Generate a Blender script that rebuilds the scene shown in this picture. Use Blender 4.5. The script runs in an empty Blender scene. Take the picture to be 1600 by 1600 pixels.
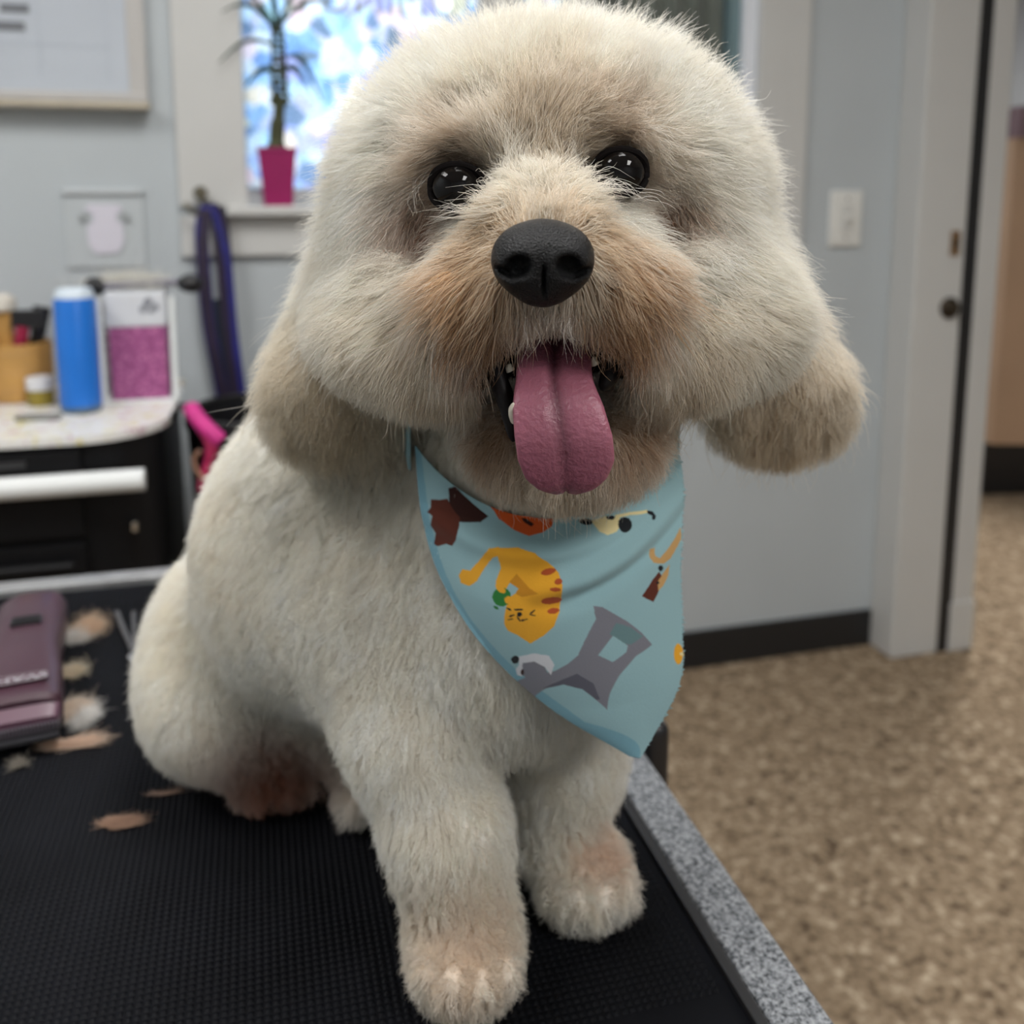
# A fluffy white dog in a blue bandana on a grooming table, in a small grooming room.
# Units are metres; x to the right, y away from the viewer, z up; the floor is z = 0.
import bpy, bmesh, math, random
import numpy as np
from mathutils import Vector, Matrix, kdtree

random.seed(7)
rng = np.random.default_rng(7)
scene = bpy.context.scene
COL = scene.collection

# ------------------------------------------------------------------ camera
cam_data = bpy.data.cameras.new('camera')
cam = bpy.data.objects.new('camera', cam_data)
COL.objects.link(cam)
cam.location = (0.0, 0.0, 1.22)
cam.rotation_euler = (math.radians(90 - 8.5), 0.0, 0.0)
cam_data.sensor_width = 36.0
cam_data.lens = 36.0 * 1480.0 / 1600.0
cam_data.shift_y = -267.0 / 1600.0
cam_data.clip_start = 0.02
cam_data.clip_end = 60.0
cam_data.dof.use_dof = True
cam_data.dof.focus_distance = 0.365
cam_data.dof.aperture_fstop = 7.5
scene.camera = cam

# ------------------------------------------------------------------ sky, lights, exposure
world = bpy.data.worlds.new('daylight')
scene.world = world
world.use_nodes = True
wn = world.node_tree
bg = wn.nodes['Background']
bg.inputs['Color'].default_value = (0.72, 0.85, 1.0, 1.0)
bg.inputs['Strength'].default_value = 1.25
scene.view_settings.view_transform = 'Standard'
scene.view_settings.look = 'None'
scene.view_settings.exposure = 1.66
scene.view_settings.gamma = 1.0
scene.view_settings.use_curve_mapping = False
scene.cycles.diffuse_bounces = 4
scene.cycles.adaptive_threshold = 0.03
CEILING_LAMP_STRENGTH = 4.6
REAR_LAMP_STRENGTH = 6.2
SIDE_ROOM_LAMP_STRENGTH = 26.0

# ------------------------------------------------------------------ material helpers
def srgb(r, g, b):
    f = lambda c: (c / 255 / 12.92) if c / 255 <= 0.04045 else ((c / 255 + 0.055) / 1.055) ** 2.4
    return (f(r), f(g), f(b))

MATS = {}
def mat(name, color, rough=0.5, metal=0.0, vary=0.0, scale=20.0, bump=0.0, bump_scale=200.0, coat=0.0,
        spec=0.5, attr=None, alpha_trans=0.0, sss=0.0, sheen=0.0):
    if name in MATS:
        return MATS[name]
    m = bpy.data.materials.new(name)
    m.use_nodes = True
    nt = m.node_tree
    b = nt.nodes['Principled BSDF']
    b.inputs['Base Color'].default_value = (*color, 1.0)
    b.inputs['Roughness'].default_value = rough
    b.inputs['Metallic'].default_value = metal
    b.inputs['Specular IOR Level'].default_value = spec
    b.inputs['Coat Weight'].default_value = coat
    b.inputs['Coat Roughness'].default_value = 0.05
    b.inputs['Transmission Weight'].default_value = alpha_trans
    if sss:
        b.inputs['Subsurface Weight'].default_value = sss
        b.inputs['Subsurface Radius'].default_value = (0.004, 0.0015, 0.001)
    if sheen:
        b.inputs['Sheen Weight'].default_value = sheen
    tc = nt.nodes.new('ShaderNodeTexCoord')
    if attr:
        a = nt.nodes.new('ShaderNodeAttribute')
        a.attribute_name = attr
        nt.links.new(a.outputs['Color'], b.inputs['Base Color'])
    elif vary:
        n = nt.nodes.new('ShaderNodeTexNoise')
        n.inputs['Scale'].default_value = scale
        n.inputs['Detail'].default_value = 4.0
        r = nt.nodes.new('ShaderNodeValToRGB')
        r.color_ramp.elements[0].position = 0.3
        r.color_ramp.elements[1].position = 0.7
        r.color_ramp.elements[0].color = (*[max(0, c * (1 - vary)) for c in color], 1)
        r.color_ramp.elements[1].color = (*[min(1, c * (1 + vary)) for c in color], 1)
        nt.links.new(tc.outputs['Object'], n.inputs['Vector'])
        nt.links.new(n.outputs['Fac'], r.inputs['Fac'])
        nt.links.new(r.outputs['Color'], b.inputs['Base Color'])
    if bump:
        n2 = nt.nodes.new('ShaderNodeTexNoise')
        n2.inputs['Scale'].default_value = bump_scale
        n2.inputs['Detail'].default_value = 3.0
        bp = nt.nodes.new('ShaderNodeBump')
        bp.inputs['Strength'].default_value = bump
        bp.inputs['Distance'].default_value = 0.002
        nt.links.new(tc.outputs['Object'], n2.inputs['Vector'])
        nt.links.new(n2.outputs['Fac'], bp.inputs['Height'])
        nt.links.new(bp.outputs['Normal'], b.inputs['Normal'])
    MATS[name] = m
    return m

def emission(name, color, strength):
    m = bpy.data.materials.new(name)
    m.use_nodes = True
    nt = m.node_tree
    nt.nodes.remove(nt.nodes['Principled BSDF'])
    e = nt.nodes.new('ShaderNodeEmission')
    e.inputs['Color'].default_value = (*color, 1)
    e.inputs['Strength'].default_value = strength
    nt.links.new(e.outputs[0], nt.nodes['Material Output'].inputs['Surface'])
    return m

def ramp_mat(name, tex, scale, stops, rough=0.8, bump=0.0, detail=6.0, spec=0.3, mix=None):
    """Principled surface whose colour is a noise or voronoi pattern through a colour ramp."""
    m = bpy.data.materials.new(name)
    m.use_nodes = True
    nt = m.node_tree
    b = nt.nodes['Principled BSDF']
    b.inputs['Roughness'].default_value = rough
    b.inputs['Specular IOR Level'].default_value = spec
    tc = nt.nodes.new('ShaderNodeTexCoord')
    def pattern(sc):
        if tex == 'noise':
            n = nt.nodes.new('ShaderNodeTexNoise')
            n.inputs['Detail'].default_value = detail
            n.inputs['Roughness'].default_value = 0.65
            out = n.outputs['Fac']
        else:
            n = nt.nodes.new('ShaderNodeTexVoronoi')
            out = n.outputs['Distance']
        n.inputs['Scale'].default_value = sc
        nt.links.new(tc.outputs['Object'], n.inputs['Vector'])
        return out
    out = pattern(scale)
    if mix:
        mx = nt.nodes.new('ShaderNodeMix')
        mx.inputs[0].default_value = mix[1]
        nt.links.new(out, mx.inputs[2])
        nt.links.new(pattern(mix[0]), mx.inputs[3])
        out = mx.outputs[0]
    r = nt.nodes.new('ShaderNodeValToRGB')
    els = r.color_ramp.elements
    while len(els) < len(stops):
        els.new(0.5)
    for e, (p, c) in zip(els, stops):
        e.position = p
        e.color = (*c, 1)
    nt.links.new(out, r.inputs['Fac'])
    nt.links.new(r.outputs['Color'], b.inputs['Base Color'])
    if bump:
        bp = nt.nodes.new('ShaderNodeBump')
        bp.inputs['Strength'].default_value = bump
        bp.inputs['Distance'].default_value = 0.004
        nt.links.new(out, bp.inputs['Height'])
        nt.links.new(bp.outputs['Normal'], b.inputs['Normal'])
    return m

# ------------------------------------------------------------------ object helpers
def tag(o, label=None, category=None, group=None, kind=None):
    for k, v in (('label', label), ('category', category), ('group', group), ('kind', kind)):
        if v:
            o[k] = v
    return o

def thing(name, label, category, loc=(0, 0, 0), rotz=0.0, group=None):
    o = bpy.data.objects.new(name, None)
    o.empty_display_size = 0.05
    COL.objects.link(o)
    o.location = loc
    o.rotation_euler = (0, 0, rotz)
    return tag(o, label, category, group)

def link(name, me, material, parent=None, loc=None, rotz=None, smooth=False):
    o = bpy.data.objects.new(name, me)
    COL.objects.link(o)
    if material is not None:
        for mm in (material if isinstance(material, (list, tuple)) else [material]):
            me.materials.append(mm)
    if parent is not None:
        o.parent = parent
    if loc is not None:
        o.location = loc
    if rotz is not None:
        o.rotation_euler = (0, 0, rotz)
    if smooth:
        me.shade_smooth()
    return o

def mesh(name, verts, faces):
    me = bpy.data.meshes.new(name)
    me.from_pydata([tuple(v) for v in verts], [], [tuple(f) for f in faces])
    me.update()
    return me

def mesh_np(name, V, Q):
    """Fast mesh from float verts (n,3) and an int face array (m,3) or (m,4)."""
    me = bpy.data.meshes.new(name)
    V = np.ascontiguousarray(V, np.float32)
    Q = np.ascontiguousarray(Q, np.int32)
    k = Q.shape[1]
    me.vertices.add(len(V))
    me.vertices.foreach_set('co', V.ravel())
    me.loops.add(Q.size)
    me.loops.foreach_set('vertex_index', Q.ravel())
    me.polygons.add(len(Q))
    me.polygons.foreach_set('loop_start', np.arange(0, Q.size, k, dtype=np.int32))
    me.update(calc_edges=True)
    return me

class MB:
    """Collects shapes into one bmesh, then links them as ONE mesh object."""
    def __init__(self):
        self.bm = bmesh.new()
    def box(self, lo, hi, bevel=0.0, seg=2):
        r = bmesh.ops.create_cube(self.bm, size=1.0)
        vs = r['verts']
        for v in vs:
            v.co = Vector([lo[i] + (v.co[i] + 0.5) * (hi[i] - lo[i]) for i in range(3)])
        if bevel:
            es = list({e for v in vs for e in v.link_edges})
            bmesh.ops.bevel(self.bm, geom=es, offset=bevel, segments=seg, profile=0.6, affect='EDGES')
        return self
    def lathe(self, profile, n=28, centre=(0, 0, 0), axis='z'):
        """profile: list of (radius, height)."""
        rings = []
        for r, h in profile:
            ring = []
            for i in range(n):
                a = 2 * math.pi * i / n
                p = (r * math.cos(a), r * math.sin(a), h)
                if axis == 'y':
                    p = (p[0], p[2], p[1])
                if axis == 'x':
                    p = (p[2], p[0], p[1])
                ring.append(self.bm.verts.new([p[k] + centre[k] for k in range(3)]))
            rings.append(ring)
        for a, b in zip(rings, rings[1:]):
            for i in range(n):
                self.bm.faces.new((a[i], a[(i + 1) % n], b[(i + 1) % n], b[i]))
        self.bm.faces.new(rings[0][::-1])
        self.bm.faces.new(rings[-1])
        return self
    def tube(self, pts, radius, n=8, flat=1.0):
        """Round or flattened tube along points; radius a number or list."""
        pts = [Vector(p) for p in pts]
        rad = radius if isinstance(radius, (list, tuple)) else [radius] * len(pts)
        rings = []
        ref = Vector((0.13, 0.31, 0.94)).normalized()
        for i, p in enumerate(pts):
            d = (pts[min(i + 1, len(pts) - 1)] - pts[max(i - 1, 0)]).normalized()
            a = d.cross(ref)
            if a.length < 1e-3:
                a = d.cross(Vector((1, 0, 0)))
            a.normalize()
            b = d.cross(a).normalized()
            rings.append([self.bm.verts.new(p + rad[i] * (a * math.cos(t) + b * flat * math.sin(t)))
                          for t in [2 * math.pi * k / n for k in range(n)]])
        for a, b in zip(rings, rings[1:]):
            for i in range(n):
                self.bm.faces.new((a[i], a[(i + 1) % n], b[(i + 1) % n], b[i]))
        self.bm.faces.new(rings[0][::-1])
        self.bm.faces.new(rings[-1])
        return self
    def loft(self, rings, n=24):
        """rings: (y, cx, cz, half width, half height, squareness) along the y axis."""
        rr = []
        for (y, cx, cz, hw, hh, ex) in rings:
            ring = []
            for k in range(n):
                t = 2 * math.pi * k / n
                c, s = math.cos(t), math.sin(t)
                ring.append(self.bm.verts.new((cx + hw * math.copysign(abs(c) ** (2 / ex), c), y,
                                               cz + hh * math.copysign(abs(s) ** (2 / ex), s))))
            rr.append(ring)
        for a, b in zip(rr, rr[1:]):
            for i in range(n):
                self.bm.faces.new((a[i], b[i], b[(i + 1) % n], a[(i + 1) % n]))
        self.bm.faces.new(rr[0])
        self.bm.faces.new(rr[-1][::-1])
        return self
    def prism(self, poly, y0, y1):
        """Extrudes a polygon given as (x, z) points from y0 to y1."""
        a = [self.bm.verts.new((x, y0, z)) for x, z in poly]
        b = [self.bm.verts.new((x, y1, z)) for x, z in poly]
        n = len(poly)
        self.bm.faces.new(a)
        self.bm.faces.new(b[::-1])
        for i in range(n):
            self.bm.faces.new((a[i], b[i], b[(i + 1) % n], a[(i + 1) % n]))
        return self
    def slab(self, poly, z0, z1, bevel=0.0):
        """Extrudes a polygon given as (x, y) points from z0 to z1."""
        a = [self.bm.verts.new((x, y, z0)) for x, y in poly]
        b = [self.bm.verts.new((x, y, z1)) for x, y in poly]
        n = len(poly)
        self.bm.faces.new(a[::-1])
        top = self.bm.faces.new(b)
        for i in range(n):
            self.bm.faces.new((a[i], a[(i + 1) % n], b[(i + 1) % n], b[i]))
        if bevel:
            bmesh.ops.bevel(self.bm, geom=list(top.edges), offset=bevel, segments=2, affect='EDGES')
        return self
    def build(self, name, material, parent=None, loc=None, rotz=None, smooth=False):
        bmesh.ops.recalc_face_normals(self.bm, faces=self.bm.faces[:])
        me = bpy.data.meshes.new(name)
        self.bm.to_mesh(me)
        self.bm.free()
        o = link(name, me, material, parent, loc, rotz)
        if smooth:
            me.shade_smooth()
            try:
                me.set_sharp_from_angle(angle=math.radians(38))
            except Exception:
                pass
        return o

def arc_pts(p, n=16):
    """Smooth curve through control points (Catmull-Rom)."""
    p = [Vector(q) for q in p]
    p = [p[0] * 2 - p[1]] + p + [p[-1] * 2 - p[-2]]
    out = []
    for i in range(1, len(p) - 2):
        for k in range(n):
            t = k / n
            a, b, c, d = p[i - 1], p[i], p[i + 1], p[i + 2]
            out.append(0.5 * ((2 * b) + (c - a) * t + (2 * a - 5 * b + 4 * c - d) * t * t + (3 * b - a - 3 * c + d) * t ** 3))
    out.append(p[-2])
    return out

def text_mesh(name, body, size, material, parent, loc, rot, extrude=0.0004, mirror=False):
    cu = bpy.data.curves.new(name, 'FONT')
    cu.body = body
    cu.size = size
    cu.extrude = extrude
    cu.align_x = 'CENTER'
    cu.align_y = 'CENTER'
    tmp = bpy.data.objects.new(name + '_tmp', cu)
    COL.objects.link(tmp)
    dg = bpy.context.evaluated_depsgraph_get()
    me = bpy.data.meshes.new_from_object(tmp.evaluated_get(dg))
    bpy.data.objects.remove(tmp)
    bpy.data.curves.remove(cu)
    o = link(name, me, material, parent)
    o.location = loc
    o.rotation_euler = rot
    if mirror:
        o.scale = (-1, 1, 1)
    return o

# ------------------------------------------------------------------ the room (built along the back wall's own axes)
WALL = (*(1.0486, 2.5000), 0.0)
YAW = math.radians(15.0)
CY, SY = math.cos(YAW), math.sin(YAW)
def wp(u, d, z):
    """Room coordinates (along the wall, into the wall, up) to world."""
    return (WALL[0] + u * CY - d * SY, WALL[1] + u * SY + d * CY, z)

wall_paint = mat('wall_paint', (0.470, 0.508, 0.532), rough=0.65, vary=0.03, scale=3.0, bump=0.05, bump_scale=400)
trim_paint = mat('trim_paint', (0.575, 0.575, 0.562), rough=0.4, vary=0.02, scale=5.0)
ceiling_paint = mat('ceiling_paint', (0.75, 0.75, 0.74), rough=0.9, bump=0.2, bump_scale=300)
black_rubber = mat('black_rubber', (0.012, 0.012, 0.013), rough=0.5)
black_plastic = mat('black_plastic', (0.012, 0.012, 0.014), rough=0.35, bump=0.05, bump_scale=600)
dark_metal = mat('dark_bronze', (0.06, 0.045, 0.03), rough=0.4, metal=0.7)
brass = mat('worn_brass', (0.35, 0.22, 0.12), rough=0.4, metal=0.7)
chrome = mat('chrome', (0.75, 0.75, 0.75), rough=0.2, metal=1.0)
carpet = ramp_mat('speckled_carpet', 'noise', 60.0,
                  [(0.36, srgb(72, 59, 48)), (0.46, srgb(132, 114, 93)), (0.54, srgb(154, 135, 112)), (0.64, srgb(202, 185, 161))],
                  rough=0.95, bump=0.6, detail=3.0, spec=0.1, mix=(24.0, 0.42))

def room_piece(name, boxes, material, kind='structure', bevel=0.0):
    b = MB()
    for lo, hi in boxes:
        b.box(lo, hi, bevel)
    o = b.build(name, material, loc=WALL, rotz=YAW)
    return tag(o, kind=kind)

room_piece('floor', [((-3.7, -4.7, -0.05), (3.2, 4.0, 0.0))], carpet)
room_piece('ceiling', [((-3.7, -4.7, 2.6), (3.2, 0.0, 2.65)), ((0.0, 0.0, 2.6), (3.2, 4.0, 2.65))], ceiling_paint)
WU0, WU1, WZ0, WZ1 = -1.675, -0.47, 1.235, 2.15
room_piece('wall_back', [((-3.7, 0.0, 0.0), (WU0, 0.14, 2.6)), ((WU1, 0.0, 0.0), (0.04, 0.14, 2.6)),
                         ((WU0, 0.0, 0.0), (WU1, 0.14, WZ0)), ((WU0, 0.0, WZ1), (WU1, 0.14, 2.6))], wall_paint)
room_piece('wall_left', [((-3.75, -4.7, 0.0), (-3.65, 0.14, 2.6))], wall_paint)
room_piece('wall_front', [((-3.7, -4.75, 0.0), (3.2, -4.65, 2.6))], wall_paint)
room_piece('wall_right', [((3.15, -4.7, 0.0), (3.25, 4.0, 2.6))], wall_paint)
room_piece('wall_partition', [((-0.06, 0.14, 0.0), (0.04, 4.0, 2.6))], wall_paint)
room_piece('wall_far', [((0.0, 3.2, 0.0), (3.2, 3.3, 2.6))], mat('pale_pink_paint', (0.82, 0.77, 0.77), rough=0.7, vary=0.03))
room_piece('baseboard_back', [((-3.7, -0.012, 0.0), (-0.062, 0.0, 0.102))], black_rubber, bevel=0.004)
room_piece('trim_1', [((-0.06, -0.10, 0.0), (0.085, 0.0, 2.2))], trim_paint, bevel=0.006)       # door jamb post
room_piece('trim_2', [((0.083, -0.099, 0.0), (0.124, -0.01, 2.2))], black_rubber)                # solid black strip standing in for the shaded gap between the posts
room_piece('trim_3', [((0.122, -0.10, 0.0), (0.19, 0.0, 2.2))], trim_paint, bevel=0.004)        # door stop post
room_piece('trim_4', [((0.118, -0.105, 0.0), (0.194, 0.0, 0.14))], trim_paint, bevel=0.004)     # plinth block at the post's foot

# latch and strike plates on the jamb post
t = thing('strike_plate', 'small brass strike plate on the white door jamb, above the dark latch', 'plate', wp(0.052, -0.10, 1.11))
t.rotation_euler = (0, 0, YAW)
MB().box((-0.014, -0.004, -0.032), (0.014, 0.0, 0.032), 0.002).build('plate', brass, t)
MB().box((-0.006, -0.005, -0.014), (0.006, -0.002, 0.014), 0.001).build('slot', dark_metal, t)
t = thing('door_latch', 'round dark bronze latch on the white door jamb beside the black gap', 'latch', wp(0.048, -0.10, 0.945))
t.rotation_euler = (0, 0, YAW)
MB().lathe([(0.028, 0), (0.028, -0.006), (0.022, -0.012)], 24, axis='y').build('rose', dark_metal, t, smooth=True)
MB().lathe([(0.012, -0.012), (0.014, -0.02), (0.010, -0.026)], 20, axis='y').build('bolt', dark_metal, t, smooth=True)

# ------------------------------------------------------------------ window
def film_material():
    """Clear-to-milky privacy film with facets that split the daylight into pale colours."""
    m = bpy.data.materials.new('iridescent_window_film')
    m.use_nodes = True
    nt = m.node_tree
    nt.nodes.remove(nt.nodes['Principled BSDF'])
    tc = nt.nodes.new('ShaderNodeTexCoord')
    v1 = nt.nodes.new('ShaderNodeTexVoronoi'); v1.inputs['Scale'].default_value = 28.0
    v2 = nt.nodes.new('ShaderNodeTexVoronoi'); v2.inputs['Scale'].default_value = 60.0; v2.feature = 'DISTANCE_TO_EDGE'
    nz = nt.nodes.new('ShaderNodeTexNoise'); nz.inputs['Scale'].default_value = 9.0
    for n in (v1, v2, nz):
        nt.links.new(tc.outputs['Object'], n.inputs['Vector'])
    sep = nt.nodes.new('ShaderNodeSeparateColor')
    nt.links.new(v1.outputs['Color'], sep.inputs[0])
    ramp = nt.nodes.new('ShaderNodeValToRGB')
    els = ramp.color_ramp.elements
    cols = [(0.0, (0.40, 0.46, 0.52)), (0.16, (0.45, 0.62, 0.88)), (0.32, (0.66, 0.82, 0.94)), (0.50, (0.92, 0.94, 0.96)),
            (0.64, (0.95, 0.80, 0.82)), (0.76, (0.96, 0.93, 0.75)), (0.88, (0.60, 0.62, 0.90)), (1.0, (0.70, 0.92, 0.88))]
    while len(els) < len(cols):
        els.new(0.5)
    for e, (p, c) in zip(els, cols):
        e.position = p; e.color = (*c, 1)
    nt.links.new(sep.outputs[0], ramp.inputs['Fac'])
    edge = nt.nodes.new('ShaderNodeMapRange')
    edge.inputs['From Max'].default_value = 0.10
    edge.inputs['To Min'].default_value = 0.55
    nt.links.new(v2.outputs['Distance'], edge.inputs['Value'])
    mul = nt.nodes.new('ShaderNodeMix'); mul.data_type = 'RGBA'; mul.blend_type = 'MULTIPLY'; mul.inputs[0].default_value = 0.8
    nt.links.new(ramp.outputs['Color'], mul.inputs[6])
    nt.links.new(edge.outputs[0], mul.inputs[7])
    tr = nt.nodes.new('ShaderNodeBsdfTranslucent')
    nt.links.new(mul.outputs[2], tr.inputs['Color'])
    gl = nt.nodes.new('ShaderNodeBsdfGlossy'); gl.inputs['Roughness'].default_value = 0.1
    mx = nt.nodes.new('ShaderNodeMixShader'); mx.inputs[0].default_value = 0.05
    nt.links.new(tr.outputs[0], mx.inputs[1]); nt.links.new(gl.outputs[0], mx.inputs[2])
    nt.links.new(mx.outputs[0], nt.nodes['Material Output'].inputs['Surface'])
    return m
film = film_material()
win = bpy.data.objects.new('window_1', None)
COL.objects.link(win)
win.location = WALL; win.rotation_euler = (0, 0, YAW)
tag(win, kind='structure')
def wpart(name, boxes, material, bevel=0.003):
    b = MB()
    for lo, hi in boxes:
        b.box(lo, hi, bevel)
    return b.build(name, material, win)
wpart('casing', [((-1.815, -0.02, 1.205), (WU0, 0.0, 2.29))], trim_paint)
wpart('casing', [((WU1, -0.02, 1.10), (-0.335, 0.0, 2.29))], trim_paint)
wpart('casing', [((WU0, -0.02, WZ1), (WU1, 0.0, 2.29))], trim_paint)
wpart('apron', [((-1.815, -0.018, 1.10), (WU1, 0.0, 1.186))], trim_paint)
wpart('sill', [((-1.72, -0.055, 1.186), (WU1 + 0.02, 0.10, 1.207))], trim_paint, 0.005)
frame_paint = mat('grey_frame_paint', (0.50, 0.50, 0.49), rough=0.5)
wpart('sash_frame', [((WU0, 0.06, 1.207), (WU1, 0.11, 1.245))], trim_paint)
wpart('mullion', [((-1.15, 0.04, 1.245), (-1.045, 0.11, WZ1))], frame_paint)
wpart('mullion', [((-0.945, 0.04, 1.245), (-0.875, 0.11, WZ1))], frame_paint)
wpart('pane', [((WU0, 0.080, 1.245), (-1.15, 0.086, WZ1))], film, 0)
wpart('pane', [((-1.045, 0.080, 1.245), (-0.945, 0.086, WZ1))], film, 0)
letter_paint = mat('grey_window_lettering', (0.42, 0.44, 0.45), rough=0.6)
text_mesh('lettering', 'GROOMING & SKIN', 0.095, letter_paint, win, (-1.40, 0.078, 1.66), (math.radians(90), 0, 0), mirror=True)
# grey-green curtain drawn across the right-hand third of the window
curtain_cloth = mat('grey_green_curtain', (0.12, 0.135, 0.118), rough=0.9, vary=0.15, scale=12, sheen=0.3)
V, Q = [], []
nu, nz_ = 90, 12
for j in range(nz_ + 1):
    for i in range(nu + 1):
        u = -0.875 + i / nu * (WU1 + 0.875 - 0.06)
        V.append((u, 0.066 + 0.012 * math.sin(i * 0.42) + 0.004 * math.sin(i * 0.97 + 1), 1.215 + j / nz_ * 0.93))
for j in range(nz_):
    for i in range(nu):
        a = j * (nu + 1) + i
        Q.append((a, a + 1, a + nu + 2, a + nu + 1))
cur = link('curtain', mesh('curtain', V, Q), curtain_cloth, loc=WALL, rotz=YAW, smooth=True)
cur.modifiers.new('thick', 'SOLIDIFY').thickness = 0.002
tag(cur, 'dark grey-green curtain hanging in the right part of the window', 'curtain')
wpart('side_trim', [((WU1 - 0.06, 0.02, 1.207), (WU1 - 0.035, 0.11, WZ1))], mat('teal_trim', (0.16, 0.24, 0.26), rough=0.5))
wpart('reveal_liner', [((WU1 - 0.035, 0.0, 1.207), (WU1, 0.12, WZ1))], mat('white_liner', (0.75, 0.78, 0.84), rough=0.4))

# ------------------------------------------------------------------ ceiling lamps
def troffer(label, u, d, strength, w=0.6, l=1.2):
    t = thing('ceiling_light', label, 'light', wp(u, d, 2.6), YAW, 'ceiling light panels')
    b = MB()
    for lo, hi in (((-w / 2, -l / 2, -0.03), (-w / 2 + 0.03, l / 2, 0)), ((w / 2 - 0.03, -l / 2, -0.03), (w / 2, l / 2, 0)),
                   ((-w / 2, -l / 2, -0.03), (w / 2, -l / 2 + 0.03, 0)), ((-w / 2, l / 2 - 0.03, -0.03), (w / 2, l / 2, 0))):
        b.box(lo, hi)
    b.build('frame', trim_paint, t)
    MB().box((-w / 2 + 0.03, -l / 2 + 0.03, -0.02), (w / 2 - 0.03, l / 2 - 0.03, -0.012)).build(
        'diffuser', emission('lamp_diffuser', (1.0, 0.985, 0.96), strength), t)
troffer('long ceiling light panel above the grooming table', -1.45, -1.60, CEILING_LAMP_STRENGTH)
troffer('long ceiling light panel near the left wall', -2.9, -1.6, CEILING_LAMP_STRENGTH)
troffer('long ceiling light panel behind the viewer', -0.7, -3.4, REAR_LAMP_STRENGTH)
troffer('ceiling light panel in the side room', 1.5, 1.2, SIDE_ROOM_LAMP_STRENGTH, 0.6, 0.6)

# ------------------------------------------------------------------ grooming table
TZ = 0.82
speckle = ramp_mat('grey_speckled_edging', 'noise', 420.0,
                   [(0.34, (0.03, 0.035, 0.04)), (0.46, (0.16, 0.17, 0.185)), (0.60, (0.30, 0.315, 0.335)), (0.75, (0.40, 0.41, 0.43))],
                   rough=0.45, detail=2.0, spec=0.4)
mat_rubber = mat('black_table_rubber', (0.0046, 0.0050, 0.0068), rough=0.55, vary=0.3, scale=14.0, spec=0.08)
# far right corner of the table
_r = Vector((0.1570, 0.4100)); _f = Vector((-0.4584, 0.9640))
ax = Vector((CY, SY)); ay = Vector((-SY, CY))
corner = ax * _r.dot(ax) + ay * _f.dot(ay)
table = thing('grooming_table', 'black rubber topped grooming table with speckled grey edging under the dog', 'table',
              (corner.x, corner.y, 0.0), YAW)
TW, TL, EDGE = 0.66, 1.30, 0.030
MB().box((-TW + EDGE, -TL + EDGE, TZ - 0.03), (-EDGE, -EDGE, TZ - 0.0015), 0.001).build('top_board', mat_rubber, table)
MB().box((-EDGE, -TL, TZ - 0.034), (0, 0, TZ + 0.003), 0.003, 3).build('edging', speckle, table)
pale_edge = mat('worn_alloy_edging', (0.34, 0.345, 0.35), rough=0.4, metal=0.35, vary=0.15, scale=60)
MB().box((-TW, -EDGE * 0.8, TZ - 0.034), (-EDGE, 0, TZ + 0.004), 0.003, 3).build('edging', pale_edge, table)
MB().box((-TW, -TL, TZ - 0.034), (-TW + EDGE, -EDGE, TZ + 0.003), 0.003, 3).build('edging', speckle, table)
MB().box((-EDGE - 0.007, -TL + EDGE, TZ - 0.01), (-EDGE - 0.0005, -EDGE, TZ + 0.0022), 0.001).build('gasket', black_rubber, table)
# raised grip pattern of the mat: rows of small truncated pyramids
pitch, hb, ht, hz = 0.0042, 0.00165, 0.0008, 0.0011
xs = np.arange(-TW + EDGE + 0.006, -EDGE - 0.012, pitch)
ys = np.arange(-0.66, -EDGE - 0.006, pitch)
gx, gy = np.meshgrid(xs, ys, indexing='ij')
c = np.stack([gx.ravel(), gy.ravel(), np.full(gx.size, TZ - 0.0015)], 1)
base = np.array([(-hb, -hb, 0), (hb, -hb, 0), (hb, hb, 0), (-hb, hb, 0), (-ht, -ht, hz), (ht, -ht, hz), (ht, ht, hz), (-ht, ht, hz)])
fq = np.array([(4, 5, 6, 7), (0, 1, 5, 4), (1, 2, 6, 5), (2, 3, 7, 6), (3, 0, 4, 7)])
VV = (c[:, None, :] + base[None]).reshape(-1, 3)
FF = (np.arange(len(c))[:, None, None] * 8 + fq[None]).reshape(-1, 4)
o = link('grip_pattern', mesh_np('grip_pattern', VV, FF), mat_rubber, table)
tag(o, kind='stuff')
steel = mat('painted_steel', (0.10, 0.10, 0.11), rough=0.4, metal=0.6)
for x in (-TW + 0.05, -0.05):
    for y in (-TL + 0.06, -0.06):
        MB().box((x - 0.02, y - 0.02, 0.0), (x + 0.02, y + 0.02, TZ - 0.03), 0.004).build('leg', steel, table)
MB().box((-TW + 0.04, -0.08, TZ - 0.075), (-0.04, -0.05, TZ - 0.03)).build('rail', steel, table)

# black clamp hooked over the table's right edge
cp = (0.0978, 0.6438)
cq = corner + ay * (Vector(cp) - corner).dot(ay)          # on the table's outer edge
cl = thing('table_clamp', 'rounded black clamp hanging on the right edge of the grooming table', 'clamp', (cq.x, cq.y, TZ), YAW)
MB().box((0.001, -0.005, -0.055), (0.022, 0.075, 0.020), 0.008, 3).build('body', black_plastic, cl, smooth=True)
MB().box((-0.022, 0.015, 0.0045), (0.006, 0.055, 0.014), 0.003).build('jaw', black_plastic, cl)
MB().box((-0.022, 0.015, -0.052), (0.006, 0.055, -0.040), 0.003).build('jaw', black_plastic, cl)
MB().lathe([(0.010, -0.09), (0.012, -0.08), (0.006, -0.075), (0.005, -0.04)], 16, centre=(-0.012, 0.035, -0.012)).build('screw', chrome, cl, smooth=True)

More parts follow.
